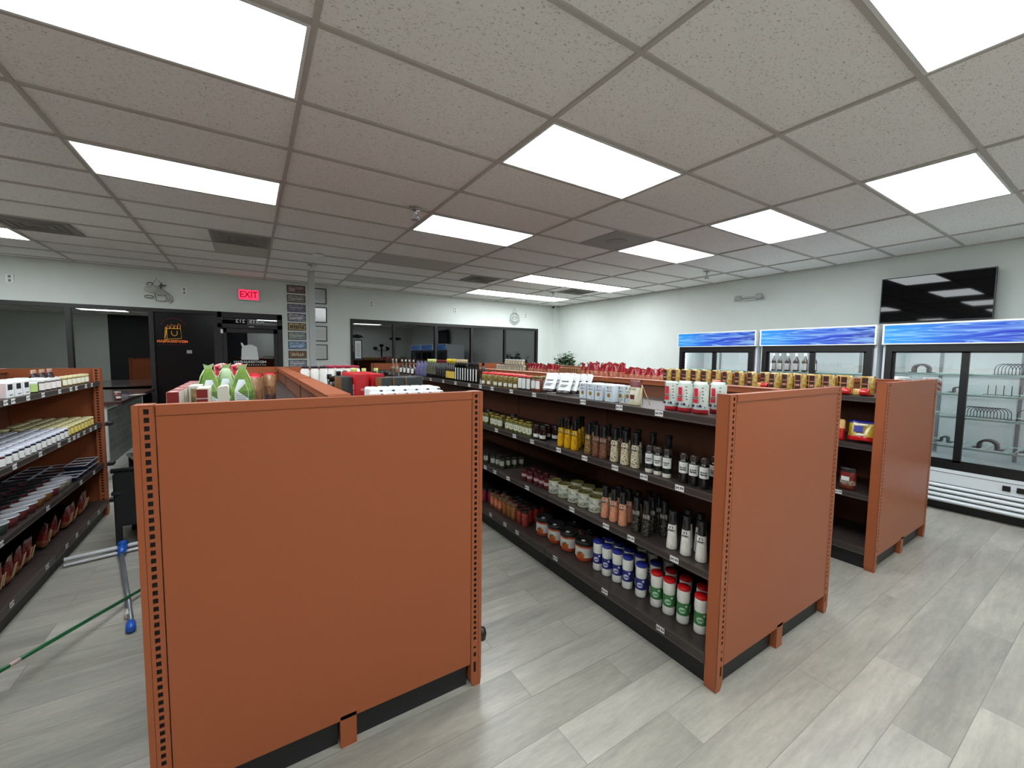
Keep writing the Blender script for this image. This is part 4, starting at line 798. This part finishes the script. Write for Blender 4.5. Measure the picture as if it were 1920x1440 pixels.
# pasta bags: dark brown label, yellow window sides
def pasta():
    b = pillow(.085, .055, .145, None, (0, .1, .97, 1.1)); f = MB().box(-.0305, -.029, -.004, .030, .02, .135); w1 = MB().box(-.031, -.0298, -.002, .028, .085, .092).box(-.031, -.0298, .0, .026, .045, .062); 
    return kind('pasta_bag', [('bag_body', b, [M('pasta_red_foot', (150, 40, 30), .3), M('pasta_yellow', (206, 180, 90), .25, coat=.4, col2=(160, 120, 60), nscale=40), M('pasta_yellow'), M('pasta_yellow')]), ('front_label', f, M('chocolate_label', (66, 30, 28), .35, coat=.3)), ('label_print', w1, M('pasta_print', (190, 130, 110), .5))])
KPA = pasta()
row(KPA, Z3, [(4.80, y) for y in (2.16, 2.05, 1.93, 1.82, 1.71, 1.50, 1.385, 1.27, 1.085, .985, .885, .785, .69, .575, .45)], 'pasta bag with dark label and yellow side window', 'bag', 'pasta bags on the right run', 'from left', rz=.2)
row(KPA, Z3, [(4.89, 2.12-.115*k) for k in range(14)], 'pasta bag in the second row on the right run', 'bag', 'pasta bags on the right run', 'from left', rz=.1)
def lying(K, x, y, z, lab, sc=(1, 1, .9), tz=0): put(K, (x, y, z+.03), 0, lab, 'bag', None, tilt=(0, -PI/2+.0, tz), scale=sc)
PR = kind('red_pasta_bag', [('bag_body', pillow(.09, .06, .20, None, (0, .3, .6, 1.1)), [M('red_foil', (186, 24, 26), .25, coat=.5), M('red_foil'), M('tan_pasta', (206, 160, 96), .4), M('tan_pasta')])])
for k, (x, y) in enumerate(((4.80, 1.557), (4.80, 1.135), (4.742, .42), (4.742, .53))): put(PR, (x, y, Z3+.028), 0, ('red and tan bag lying in the gap, left one', 'red and tan bag lying in the gap, right one', 'red bag lying at the near end of the right run', 'red bag lying under the last pasta bag')[k], 'bag', 'lying red bags', tilt=(-PI/2, 0, 0), scale=(.55, .55, .48))
# lower shelves of the right run
yb_ = thing('noodle_bag', 'yellow and red bag with blue label, second shelf of the right run', 'bag', (4.78, .455, Z2+.014)); yb_.rotation_euler = (0, .25, .1)
pillow(.17, .08, .155, None, (0, .22, .84, 1.1)).build('bag_body', [M('noodle_red', (196, 30, 30), .25, coat=.4), M('noodle_yellow', (200, 180, 50), .3, coat=.4, col2=(170, 130, 40), nscale=30), M('noodle_blue', (30, 30, 120), .3), M('noodle_blue')], yb_)
MB().box(-.046, -.044, -.008, .045, .062, .108).build('blue_label', M('label_blue', (34, 40, 140), .35), yb_); MB().box(-.044, -.042, -.03, .05, .115, .124).build('upper_print', LW, yb_); MB().box(-.047, -.045, -.02, .03, .038, .05).build('lower_print', LW, yb_)
put(PR, (4.79, .60, Z2), 0, 'orange and red bag half hidden behind the middle run end panel', 'bag', None, scale=(1, .9, .8))
sb = thing('snack_bag', 'brown and cream snack bag alone on the third shelf', 'bag', (4.78, .52, Z1+.002))
pillow(.105, .07, .165, None, (0, .2, .45, .8)).build('bag_body', [M('snack_brown', (110, 44, 32), .35), M('snack_cream', (176, 150, 120), .4, col2=(90, 50, 40), nscale=50), M('snack_redbrown', (120, 36, 30), .3, coat=.3), M('snack_dark', (26, 26, 24), .3)], sb)
MB().box(-.038, -.036, -.02, .03, .07, .10).build('white_emblem', LW, sb); g = MB(); text_on(g, 'SNACKS', .018, lambda u, v: (-.0385, -u, .058+v), .0006); g.build('lettering', M('pale_letter', (190, 176, 170), .5), sb)
# ------------------------------------------------------------------ near run, left side of top shelf (z 1.235)
ZN = 1.235
RB = M('burgundy_card', (132, 36, 36), .4); CW = M('cream_card', (214, 210, 196), .45)
KX = kind('tea_carton', [('box_body', MB().box(-.018, .018, -.065, .065, 0, .15, .001), M('grey_cream_card', (198, 192, 180), .45, noise=.15, nscale=40)), ('red_top', MB().box(-.0172, .0172, -.064, .064, .15, .1508).box(-.017, .017, -.0658, -.065, 0, .15), RB), ('top_print', MB().box(-.012, .012, -.05, -.03, .1508, .1515), M('pink_white', (222, 206, 200), .5))])
for k in range(5): put(KX, (.725, 1.22+.14*k, ZN), 0, rowlabel('red-topped cream carton in the receding row', k, 'from the camera'), 'carton', 'red-topped cartons')
put(kind('dried_fruit_carton', [('box_body', MB().box(-.02, .02, -.06, .06, 0, .155, .001), CW), ('front_label', MB().box(-.012, .018, -.0612, -.060, .01, .145), M('fruit_picture', (176, 150, 110), .4, col2=(96, 90, 50), nscale=45))]), (.765, 1.45, ZN), 0, 'cream carton with fruit picture beside the red-topped row', 'carton')
g = MB(); text_on(g, 'kataifi', .014, lambda u, v: (u, -.0615, .025+v), .0006); text_on(g, 'TRADITIONAL', .006, lambda u, v: (u, -.0615, .115+v), .0003)
put(kind('pastry_carton', [('box_body', MB().box(-.017, .022, -.06, .06, 0, .155, .001), CW), ('front_label', MB().box(-.017, .017, -.0608, -.060, .0, .150), RB), ('lettering', g, LW)]), (.80, 1.32, ZN), 0, 'dark red pastry carton standing in front of the green bags', 'carton')
put(kind('plain_carton', [('box_body', MB().box(-.018, .018, -.045, .045, 0, .15, .001), M('ivory_card', (222, 222, 206), .45)), ('flap', MB().prism([(-.018, .15), (.018, .15), (.014, .158), (-.010, .155)], -.045, .045, 'y'), M('ivory_card'))]), (.863, 1.36, ZN), 0, 'plain ivory carton in front of the middle green bag', 'carton')
def greenbag(shift):
    mb = MB(); GRN = [M('green_film', (40, 92, 44), .2, coat=.6, col2=(134, 168, 60), nscale=16), M('dark_green_carton', (34, 92, 44), .35), M('bag_label', (220, 228, 232), .4)]
    mb.mat(0); h = .25
    mb.add([[(-.05, -.03, 0), (.05, -.03, 0), (.045, -.03, .12), (-.045, -.03, .12)], [(-.05, .03, 0), (.05, .03, 0), (.045, .03, .12), (-.045, .03, .12)], [(-.05, -.03, 0), (-.05, .03, 0), (-.045, .03, .12), (-.045, -.03, .12)], [(.05, -.03, 0), (.05, .03, 0), (.045, .03, .12), (.045, -.03, .12)],
            [(-.045, -.03, .12), (.045, -.03, .12), (.012, -.004, .225), (-.014, -.004, .225)], [(-.045, .03, .12), (.045, .03, .12), (.012, .004, .225), (-.014, .004, .225)], [(-.045, -.03, .12), (-.045, .03, .12), (-.014, .004, .225), (-.014, -.004, .225)], [(.045, -.03, .12), (.045, .03, .12), (.012, .004, .225), (.012, -.004, .225)]])
    t2 = MB().tube([(-.014, 0, .222), (-.03, 0, .19), (-.048, 0, .10)], .004, 5).tube([(.012, 0, .222), (.03, 0, .18), (.047, 0, .10)], .004, 5).prism([(-.014, .22), (.012, .22), (.022, .25), (.0, .24), (-.02, .248)], -.004, .004, 'y')
    l = MB(); l.add([[(-.030, -.0315, .075), (.030, -.0315, .075), (.030, -.0315, .12), (.012, -.0185, .175), (-.014, -.0185, .175), (-.030, -.0315, .12)]])
    g = MB()
    for q in range(4): g.box(-.022, .02, -.0325, -.0318, .082+q*.009, .0835+q*.009)
    e = MB().box(-.024, .024, -.0318, -.030, .0, .073)
    return kind('green_bag', [('bag_body', mb, GRN[0]), ('top_tie', t2, M('pale_green_film', (170, 200, 140), .3, coat=.4)), ('label', l, GRN[2]), ('label_print', g, M('print_grey')), ('green_panel', e, GRN[1])])
KG = greenbag(0)
for k, (x, y, a) in enumerate(((.80, 1.57, .2), (.862, 1.67, -.1), (.928, 1.57, -.2))): put(KG, (x, y, ZN), a, ('left', 'middle', 'right')[k]+' of three green bags with white labels on the near run', 'bag', 'green bags', scale=(.92, 1, .97))
KRT = kind('red_topped_bag', [('bag_body', pillow(.085, .06, .225, None, (0, .35, .72, 1.1)), [M('dark_purple_film', (70, 44, 44), .3, coat=.4), M('pasta_brown', (140, 100, 56), .4, col2=(90, 50, 40), nscale=50), M('red_check', (196, 46, 60), .3, col2=(226, 180, 180), nscale=35, thr=(.5, .6)), M('red_check')]), ('twisted_top', MB().sphere((0, 0, .215), .022, 8, (1, 1.7, .8)), M('red_check'))])
for k, (x, y) in enumerate(((.83, 1.95), (.905, 1.96), (.83, 2.1), (.905, 2.12))): put(KRT, (x, y, ZN), 1.57, rowlabel('red-topped bag behind the green bags', k, 'counting right and back'), 'bag', 'red-topped bags', scale=(.9, .8, 1.0))
KBR = kind('brown_pack', [('pack_body', pillow(.075, .06, .17, None, (0, .25, .6, .93)), [M('purple_brown', (84, 62, 60), .35), M('pasta_brown'), M('tan_pack', (160, 120, 70), .3, coat=.3, col2=(120, 80, 50), nscale=30), M('red_seal', (190, 40, 50), .3)])])
for k, (x, y, z) in enumerate(((.975, 1.84, 0), (.985, 1.98, 0), (.975, 2.10, 0), (1.055, 2.14, 0))): put(KBR, (x, y, ZN+z), 1.5, rowlabel('brown food pack with red top edge', k, 'counting right and back'), 'pack', 'brown packs', scale=(.9, .85, 1.02))
# near run, right side
WB = M('soap_white', (226, 230, 230), .4)
def soap():
    g = MB(); g.prism([(.014+.009*math.cos(2*PI*k/14), .051+.009*math.sin(2*PI*k/14)) for k in range(14)], -.0362, -.0355, 'y')
    return kind('soap_box', [('box_body', MB().box(-.026, .026, -.035, .035, 0, .065, .008), WB), ('round_logo', g, M('logo_dark', (60, 66, 74), .5)), ('top_print', MB().box(-.012, .012, -.006, .006, .0648, .0656), M('print_green', (130, 160, 150), .5))])
KS = soap()
for r_ in range(3):
    for k in range(6):
        for l_ in range(2):
            put(KS, (1.415+.054*k+(.016 if r_ else 0), 1.10+.075*r_, ZN+(.0652 if r_ == 0 else .0706)*l_), 0, '%s white soap box from left, %s row, %s layer' % (ORD[k], ('front', 'middle', 'back')[r_], ('lower', 'upper')[l_]), 'soap box', 'white soap boxes with round logo', scale=(1, 1, 1 if r_ == 0 else 1.08))
RC = M('red_carton', (196, 34, 42), .35); 
def redc():
    g = MB(); text_on(g, 'OLIO', .03, lambda u, v: (-.0358, .012-v, .09-u*-1), .001); h = MB().box(-.01, .022, -.0362, -.0355, .09, .102)
    return kind('red_carton', [('box_body', MB().box(-.035, .035, -.035, .035, 0, .18, .001), RC), ('side_print', h, M('print_pink', (226, 150, 150), .5)), ('white_text', g, LW)])
KRC = redc()
for k in range(8): put(KRC, (1.475+.085*(k % 2)+.0, 1.68+.10*(k//2), ZN), .12, '%s red carton, %s column of the tall red group' % (ORD[k//2], ('left', 'right')[k % 2]), 'carton', 'tall red cartons')
KBC = kind('black_carton', [('box_body', MB().box(-.032, .032, -.035, .035, 0, .165, .001), M('charcoal_card', (52, 56, 58), .4)), ('gold_edge', MB().box(-.0325, -.027, -.0355, .0355, .001, .164), M('bronze_edge', (120, 88, 50), .4))])
for k in range(3): put(KBC, (1.575+.07*k, 1.57, ZN), .1, ('left', 'middle', 'right')[k]+' charcoal carton right of the tall red cartons', 'carton', 'charcoal cartons')
for k in range(2): put(KBC, (1.40+.0*k, 1.72+.1*k, ZN), .1, ('front', 'rear')[k]+' dark carton left of the tall red cartons', 'carton', 'dark cartons')
for k in range(3): put(KBC, (1.65+.068*k, 1.66, ZN), .1, rowlabel('charcoal carton in the second row', k, 'from left'), 'carton', 'charcoal cartons')
put(bottle(M('slate_glass', (36, 36, 40), .15, coat=.4), BLACK, .028, .17, .35, .012, None), (1.335, 1.72, ZN), 0, 'small dark conical bottle beside the spine rail', 'bottle')
put(bottle(M('slate_glass'), BLACK, .026, .17, .45, .012, M('grey_label')), (1.355, 1.94, ZN), 0, 'dark bottle behind the conical bottle', 'bottle')
WBOT = bottle(M('white_bottle', (228, 228, 222), .35), M('magenta_cap', (160, 28, 60), .35), .034, .188, .80, .026, M('white_label_red', (214, 190, 190), .5), (.3, .6), .90, ang=.4)
WBOT2 = bottle(M('white_bottle'), M('navy_cap', (36, 40, 56), .35), .034, .188, .80, .026, M('grey_label'), (.3, .6), .90, ang=.4)
row(WBOT2, ZN, [(1.335, 3.0), (1.405, 3.0), (1.47, 3.0)], 'tall white bottle with navy cap', 'bottle', 'tall white bottles with navy caps', 'from left'); row(WBOT, ZN, [(1.53+.068*(k % 4), 3.02+.10*(k//4)) for k in range(12)], 'tall white bottle with magenta cap', 'bottle', 'tall white bottles with magenta caps', 'counting right and back')
OB = bottle(DK, CG, .028, .19, .55, .0135, M('grey_label'), (.15, .45), .80); row(OB, ZN, [(1.56, 2.30), (1.64, 2.32), (1.73, 2.34), (1.60, 2.42)], 'dark bottle with pale green cap on the near run', 'bottle', 'green-capped bottles on the near run', 'from left')
row(bottle(DK, BLACK, .03, .175, .55, .014, M('grey_label'), (.15, .45), .80), ZN, [(1.46, 2.25), (1.51, 2.3), (1.68, 2.2), (1.76, 2.2)], 'dark black-capped bottle on the near run', 'bottle', 'black-capped bottles on the near run', 'from left')
# ------------------------------------------------------------------ left run (front faces +x)
z3, z2, z1, z0 = 1.25, .875, .50, .15
NAVY = glossy('navy_jar', (26, 24, 44)); WINE = glossy('wine_jar', (70, 16, 26))
JW = jar(NAVY, M('pale_lid', (206, 210, 222), .3), .036, .072, LW, (.05, .66), .97, mark=('o', .03, M('ink_grey', (110, 110, 116), .5)), lidh=.012)
JWr = jar(WINE, M('pale_lid'), .036, .072, LW, (.05, .66), .97, lidh=.012)
JY = jar(glossy('honey_jar', (120, 82, 24)), M('cream_lid', (206, 198, 150), .35), .035, .078, M('gold_label', (214, 196, 110), .4), (.12, .72), .97, mark=('O', .03, M('ink_gold', (150, 120, 50), .5)), lidh=.012)
for r_ in range(5):
    for k in range(14):
        if r_ > 2 and k % 5 == 3: continue
        put(JWr if k < 2 else JW, (-.252-.078*r_, 2.64+.079*k, z2), PI, '%s dark pale-lidded jar from the camera, %s row back, left shelving' % (ORD[k], ORD[r_]), 'jar', 'dark jars with pale lids')
    for k in range(8):
        if r_ > 3 and k % 4 == 1: continue
        put(JY, (-.252-.078*r_, 3.72+.078*k, z2), PI, '%s cream-lidded honey jar from the camera, %s row back, left shelving' % (ORD[k], ORD[r_]), 'jar', 'honey jars with cream lids')
# top shelf
put(PR, (-.27, 2.76, z3), PI, 'tan pasta bag cut by the left picture edge', 'bag', scale=(1, 1, .7))
KWB = kind('window_carton', [('box_body', MB().box(-.03, .03, -.045, .045, 0, .085, .001), M('bright_card', (226, 228, 230), .4)), ('window', MB().box(-.0308, -.03, -.030, .025, .045, .078), INK), ('box_print', MB().box(-.0308, -.03, -.03, .01, .012, .018), M('print_grey'))])
for k, y in enumerate((2.86, 2.965, 3.07)): put(KWB, (-.255, y, z3), PI, ('nearest', 'middle', 'farthest')[k]+' white carton with dark window on the top left shelf', 'carton', 'white cartons with dark windows')
put(jar(glossy('pesto_jar', (50, 70, 34)), WLID, .042, .072, M('lime_label', (170, 200, 120), .45), (.12, .8), .95), (-.26, 3.20, z3), PI, 'jar with lime green label on the top left shelf', 'jar')
J5 = jar(glossy('olive_paste_jar', (46, 32, 30)), M('silver_lid', (206, 208, 206), .3), .036, .078, M('pale_pink_label2', (220, 212, 208), .5), (.1, .7), .96)
row(J5, z3, [(-.262, 3.34), (-.262, 3.44), (-.262, 3.53), (-.262, 3.62)], 'dark jar with pale square label, top left shelf', 'jar', 'pale-labelled dark jars', 'from the camera', rz=PI)
row(J5, z3, [(-.262-.085*r_, 2.84+.09*k) for r_ in (1, 2) for k in range(10)], 'dark jar with silver lid in the rows behind', 'jar', 'silver-lidded jars behind', 'counting away from camera', rz=PI)
J6 = jar(glossy('mustard_jar', (126, 100, 44)), M('cream_lid'), .032, .078, M('cream_label'), (.15, .7), .96)
row(J6, z3, [(-.262, 3.76), (-.262, 3.86), (-.262, 3.96), (-.262, 4.06), (-.262, 4.16), (-.262, 4.26)], 'mustard jar with cream label, top left shelf', 'jar', 'mustard jars', 'from the camera', rz=PI)
KDB = kind('dark_bag', [('bag_body', pillow(.11, .06, .125, None, (0, .1, .8, .93)), [M('plum_film', (44, 22, 34), .2, coat=.6), M('plum_film'), M('clear_top', (196, 150, 140), .25, coat=.4), M('gold_top', (206, 176, 140), .3)]), ('white_label', MB().box(-.036, -.034, -.02, .02, .03, .06), LW)])
for k, y in enumerate((3.95, 4.12, 4.29)): put(KDB, (-.46, y-.02*k, z3), PI, ('left', 'middle', 'right')[k]+' plum-coloured bag against the back of the top left shelf', 'bag', 'plum bags')
# third shelf: tubs and trays
TUB = [('tub_red', (120, 30, 34)), ('tub_ochre', (150, 92, 30)), ('tub_green', (40, 60, 50)), ('tub_cream', (186, 180, 160))]
def tub(cn, c, lidm):
    return kind('dip_tub', [('tub_body', MB().lathe([(0, 0), (.047, 0), (.055, .055), (.056, .058)], 24), M(cn, c, .35, col2=tuple(min(255, v+50) for v in c), nscale=30)), ('lid', MB().lathe([(.056, .056), (.059, .057), (.059, .063), (.054, .065), (.052, .062), (0, .062)], 24), lidm)])
LIDS = M('lid_silver', (188, 190, 196), .3, metal=.3); LIDD = M('lid_dark', (58, 58, 62), .3); TB = [tub(n_, c_, LIDS) for n_, c_ in TUB]; TBD = tub('tub_red', (120, 30, 34), LIDD)
for k in range(9):
    put(TB[(2, 0, 0, 0, 1, 1, 0, 3, 3)[k]] if k < 8 else TB[3], (-.272, 2.70+.122*k, z1), PI, '%s silver-lidded dip tub from the camera, front row of left shelving' % ORD[k], 'tub', 'round dip tubs')
for r_ in range(1, 4):
    for k in range(9): put(TBD, (-.272-.123*r_, 2.74+.122*k, z1), PI, '%s dark-lidded round tub from the camera, %s row back, left shelving' % (ORD[k], ORD[r_]), 'tub', 'round tubs with dark lids')
TR = kind('food_tray', [('tray_body', MB().box(-.062, .062, -.05, .05, 0, .034, .006), M('navy_tray', (22, 26, 46), .3)), ('tray_rim', MB().tube([(-.066, -.054, .036), (.066, -.054, .036), (.066, .054, .036), (-.066, .054, .036)], .0035, 6, True), M('rim_silver', (176, 180, 190), .3)), ('film_lid', MB().box(-.06, .06, -.048, .048, .034, .0362), M('tray_film', (40, 40, 46), .15, coat=.5))])
for r_ in range(3):
    for k in range(5): put(TR, (-.285-.145*r_, 3.84+.112*k, z1), 0, '%s rectangular tray from the camera, %s row back, left shelving' % (ORD[k], ORD[r_]), 'food tray', 'rectangular dark trays'); 
for k in range(3): put(TR, (-.285, 4.06+.112*k, z1+.042), 0, '%s rectangular tray from the camera, stacked on the front trays' % ORD[k], 'food tray', 'rectangular dark trays')
# bottom shelf: snack bags in shade
KSB = kind('biscuit_bag', [('bag_body', pillow(.10, .06, .16, None, (0, .3, .6, .85)), [M('bisc_tan', (170, 110, 70), .35, col2=(110, 60, 40), nscale=30), M('bisc_red', (120, 26, 26), .3, coat=.3), M('bisc_pink', (170, 90, 80), .35, col2=(90, 30, 30), nscale=40), M('bisc_clear', (150, 130, 120), .2)]), ('picture_strip', MB().box(-.034, -.031, -.02, -.008, .03, .11).box(-.034, -.031, .008, .02, .03, .11), M('cream_strip', (200, 170, 130), .5))])
for k, (x, y, a) in enumerate(((-.30, 2.72, .0), (-.30, 2.84, .1), (-.31, 2.99, .1), (-.31, 3.11, -.1), (-.31, 3.38, .5), (-.32, 3.58, .2), (-.30, 3.76, 0), (-.30, 3.86, .1), (-.30, 4.06, .1), (-.31, 4.16, -.1))):
    put(KSB, (x, y, z0+.016), 0, rowlabel('shaded biscuit bag on the bottom left shelf', k, 'from the camera'), 'bag', 'biscuit bags', tilt=(rr.uniform(-.1, .1), -.2, PI+a))
# bottles and packs inside the coolers
KWN = bottle(M('wine_dark', (40, 22, 20), .12, coat=.4), LW, .036, .29, .56, .012, LW, (.08, .45), .82)
row(KWN, 1.362, [(7.0, 2.12), (7.0, 2.04), (7.0, 1.95), (7.0, 1.85), (7.0, 1.75)], 'dark bottle with white label in the middle cooler', 'bottle', 'white-labelled bottles in the cooler', 'from left', scale=(.8, .8, .8)); row(KWN, 1.362, [(7.1, 1.98), (7.1, 1.88), (7.1, 1.78), (7.1, 1.68)], 'dark bottle in the second row of the middle cooler', 'bottle', 'white-labelled bottles in the cooler', 'from left', scale=(.8, .8, .8))
KVP = kind('vacuum_pack', [('pack_body', pillow(.14, .05, .15, None, (0, .15, .8, 1.1)), [M('clear_pack', (196, 200, 200), .2, coat=.5), M('meat_pack', (130, 60, 56), .3, col2=(190, 180, 176), nscale=30, thr=(.45, .6)), M('clear_pack'), M('clear_pack')])])
row(KVP, 1.197, [(7.0, .80), (7.0, .57)], 'clear food pack on the second shelf of the large cooler', 'pack', 'clear packs in the large cooler', 'from left'); row(KVP, .667, [(7.0, .66)], 'clear food pack on the bottom shelf of the large cooler', 'pack', 'clear packs in the large cooler', 'from left')
row(KVP, 1.197, [(7.0, 1.15), (7.0, 1.32), (7.0, 1.50)], 'clear food pack on the second shelf of the middle cooler', 'pack', 'clear packs in the middle cooler', 'from right')
# ------------------------------------------------------------------ counter
ct_ = thing('service_counter', 'white counter with tiled panel and dark stone top by the window', 'counter', (-.49, 5.82, 0))
MB().box(-1.9, 0, 0, 1.95, .10, .90).box(-1.85, -.03, .03, 1.92, 0, .10).build('cabinet', M('counter_white', (206, 210, 206), .4), ct_)
TL = brick_mat('grey_mosaic', (92, 98, 92), (120, 126, 118), (150, 154, 148), 1, .20, .10, .004, rough=.3, plane='YZ', grain=[(12, (1, 1, 1), .3)])
MB().box(.0, .006, .05, 1.90, .17, .84).build('tile_panel', TL, ct_); fr = MB().box(0, .014, .01, .05, .12, .89).box(0, .014, 1.90, 1.94, .12, .89).box(0, .014, .05, 1.90, .12, .17).box(0, .014, .05, 1.90, .84, .89); fr.build('panel_frame', M('counter_white'), ct_)
MB().box(-1.95, .16, -.06, 2.0, .90, .94, .004).build('stone_top', M('dark_stone', (58, 44, 42), .15, coat=.3, col2=(84, 66, 62), nscale=9, bump=.0), ct_)
t = thing('candle_jar', 'small burgundy candle jar on the stone counter top', 'jar', (-.40, 5.98, .94)); MB().lathe([(0, 0), (.03, 0), (.032, .05), (.030, .09)], 16).build('glass', M('candle_burgundy', (96, 44, 48), .2, coat=.4), t); MB().lathe([(.031, .085), (.032, .10), (0, .10)], 16).build('lid', M('candle_lid', (176, 160, 160), .3), t); l = MB(); l.lathe([(.0325, .02), (.0325, .045)], 14, 0, 0, -1.9, -.4, caps=False); l.build('label', LW, t)
t = thing('card_stack', 'small pile of pale cards lying on the stone counter top', 'card', (-.36, 6.62, .94)); 
for k in range(3): MB().box(-.06, .06, -.03, .03, .003*k, .003*k+.002).build('card', M('card_cream', (190, 184, 170), .5), t, (.02*k, .03*k, 0))
t = thing('card_holder', 'clear acrylic card holder on the stone counter top', 'holder', (-.40, 6.25, .94)); MB().box(-.04, .04, -.02, .02, 0, .004).box(-.04, .04, .01, .014, .004, .07).build('acrylic', M('acrylic_dark', (70, 70, 76), .1, coat=.5), t); MB().box(-.038, .038, .004, .009, .004, .045).build('card', M('holder_card', (110, 106, 110), .5), t)
# ------------------------------------------------------------------ wicker chairs
WK = M('black_wicker', (22, 23, 26), .55, bump=.8, nscale=90, stretch=(1, 1, 3)); 
def chair(x, y, rz, lab):
    t = thing('wicker_chair', lab, 'chair', (x, y, 0), rz, 'black wicker chairs'); W = .56
    def leg(px, py, z): MB().box(px-.018, px+.018, py-.018, py+.018, 0, z, .003).build('leg', BLACK, t)
    leg(-W/2+.02, -.0+.02, .60); leg(W/2-.02, .02, .60); leg(-W/2+.02, .50, .45); leg(W/2-.02, .50, .45)
    MB().prism([(.0, .20), (.035, .20), (.02, .63), (-.02, .64)], -W/2+.015, W/2-.015, 'x').build('backrest', WK, t)
    MB().tube([(-W/2, -.012, .635), (W/2, -.012, .635)], .018, 8).build('top_roll', WK, t)
    MB().box(-W/2+.03, W/2-.03, .04, .52, .20, .36, .01).build('seat', WK, t); MB().box(-W/2+.05, W/2-.05, .05, .51, .361, .41, .02).build('cushion', M('dark_cushion', (30, 31, 34), .8), t)
    for s in (-1, 1): MB().box(s*(W/2-.02)-.028, s*(W/2-.02)+.028, -.02, .53, .445, .475, .01).build('armrest', WK, t)
chair(.34, 3.43, 0, 'black wicker armchair beyond the near shelving, back towards the camera'); chair(.30, 4.55, .35, 'second black wicker armchair behind the first one')
# ------------------------------------------------------------------ floor squeegee and green pole
A = Vector((-.20, 3.372, .03)); B_ = Vector((.62, 3.545, .03)); d = (B_-A).normalized(); J = A+d*.305
sq = thing('floor_squeegee', 'wide silver floor squeegee with blue joint and grey handle lying on the floor', 'squeegee', (0, 0, 0))
nrm = Vector((-d.y, d.x, 0))
MB().tube([A+Vector((0, 0, .012)), B_+Vector((0, 0, .012))], .016, 8).build('upper_bar', M('brushed_aluminium', (232, 233, 234), .3), sq)
MB().tube([A-nrm*.045-Vector((0, 0, .012)), B_-nrm*.045-Vector((0, 0, .012))], .011, 8).build('lower_bar', M('brushed_aluminium'), sq)
MB().tube([A-nrm*.02-Vector((0, 0, .018)), B_-nrm*.02-Vector((0, 0, .018))], .010, 6).build('rubber_blade', BLACK, sq)
BLU = M('blue_plastic', (36, 92, 190), .35); E1 = Vector((.285, 2.56, .022)); E2 = Vector((.372, 2.19, .022))
MB().tube([J+Vector((0, .03, .03)), J+Vector((.01, -.06, .02)), J+Vector((.02, -.15, .012))], [.026, .028, .02], 10).sphere(tuple(J+Vector((0, 0, .03))), .033, 10).build('joint', BLU, sq)
H0 = J+Vector((.018, -.13, .012)); MB().tube([H0, E2+Vector((-.015, .09, 0))], .013, 10).build('handle', M('grey_handle', (122, 128, 132), .35, metal=.3), sq)
MB().tube([Vector((.315, 2.42, .022)), Vector((.328, 2.355, .022))], .0145, 10).build('handle_sticker', M('pale_sticker', (196, 190, 176), .5), sq)
MB().tube([E2+Vector((-.018, .09, 0)), E2+Vector((-.015, .075, 0)), E2+Vector((-.002, .01, 0)), E2], [.016, .022, .022, .012], 12).build('grip', BLU, sq)
gp = thing('green_pole', 'thin green pole propped low across the aisle at left', 'pole'); P0 = Vector((.43, 2.81, .012)); P1 = Vector((-.235, 1.48, .183))
MB().tube([P0, P1], .0095, 10).build('pole', M('green_paint', (22, 96, 50), .3, coat=.3), gp)
dd = (P1-P0); a_ = P0+dd*.605; b2 = P0+dd*.635; MB().tube([a_, b2], .0101, 10).build('sticker', M('bare_patch', (196, 168, 160), .4), gp)
# ------------------------------------------------------------------ plant and sign by the far window
pl = thing('potted_plant', 'leafy green plant in the far right corner behind the shelving', 'plant', (7.50, 7.02, 0))
MB().lathe([(0, 0), (.15, 0), (.19, .34), (.20, .36), (.185, .36), (.175, .32), (0, .32)], 24).build('pot', M('pot_grey', (150, 148, 142), .6), pl)
rp = random.Random(11); st = MB(); lf_ = MB()
for k in range(40):
    a = rp.uniform(0, 2*PI); rr_ = rp.uniform(.04, .40); zt = rp.uniform(1.32, 1.70)-.35*rr_
    pts = [(0, 0, .32), (.25*rr_*math.cos(a), .25*rr_*math.sin(a), .75), (.7*rr_*math.cos(a), .7*rr_*math.sin(a), .75+(zt-.75)*.7), (rr_*math.cos(a), rr_*math.sin(a), zt)]
    st.tube(pts, [.009, .007, .004, .002], 5)
    for q in range(26):
        t_ = rp.uniform(.35, 1); i0 = min(2, int(t_*3)); f_ = t_*3-i0; p = Vector(pts[i0]).lerp(Vector(pts[i0+1]), f_)
        b_ = rp.uniform(0, 2*PI); L_ = rp.uniform(.08, .14); dr_ = Vector((math.cos(b_), math.sin(b_), rp.uniform(-.5, .5))).normalized(); sd = dr_.cross(Vector((0, 0, 1))).normalized()*L_*.36; u_ = Vector((0, 0, -L_*.12))
        lf_.add([[tuple(p), tuple(p+dr_*L_*.4+sd), tuple(p+dr_*L_+u_), tuple(p+dr_*L_*.4-sd)]])
st.build('stem', M('plant_stem', (70, 60, 40), .7), pl); lf_.build('foliage', M('leaf_dark_green', (46, 82, 44), .4, col2=(78, 112, 64), nscale=9), pl)
sg = thing('sign_stand', 'black floor stand holding a pale printed sheet before the second window', 'sign', (2.74, 7.6, 0)); MB().box(-.075, .075, -.008, .008, 1.40, 1.80, .003).tube([(0, .01, 0), (0, .01, 1.4)], .010, 8).lathe([(0, 0), (.15, 0), (.15, .012), (0, .012)], 20).build('stand_frame', BLACK, sg); MB().box(-.058, .052, -.010, -.008, 1.44, 1.775).build('sheet', M('sheet_grey', (196, 198, 200), .5), sg)
g = MB()
for q in range(7): g.box(-.04, .035, -.0106, -.010, 1.48+q*.038, 1.492+q*.038)
g.build('sheet_print', M('print_grey'), sg)
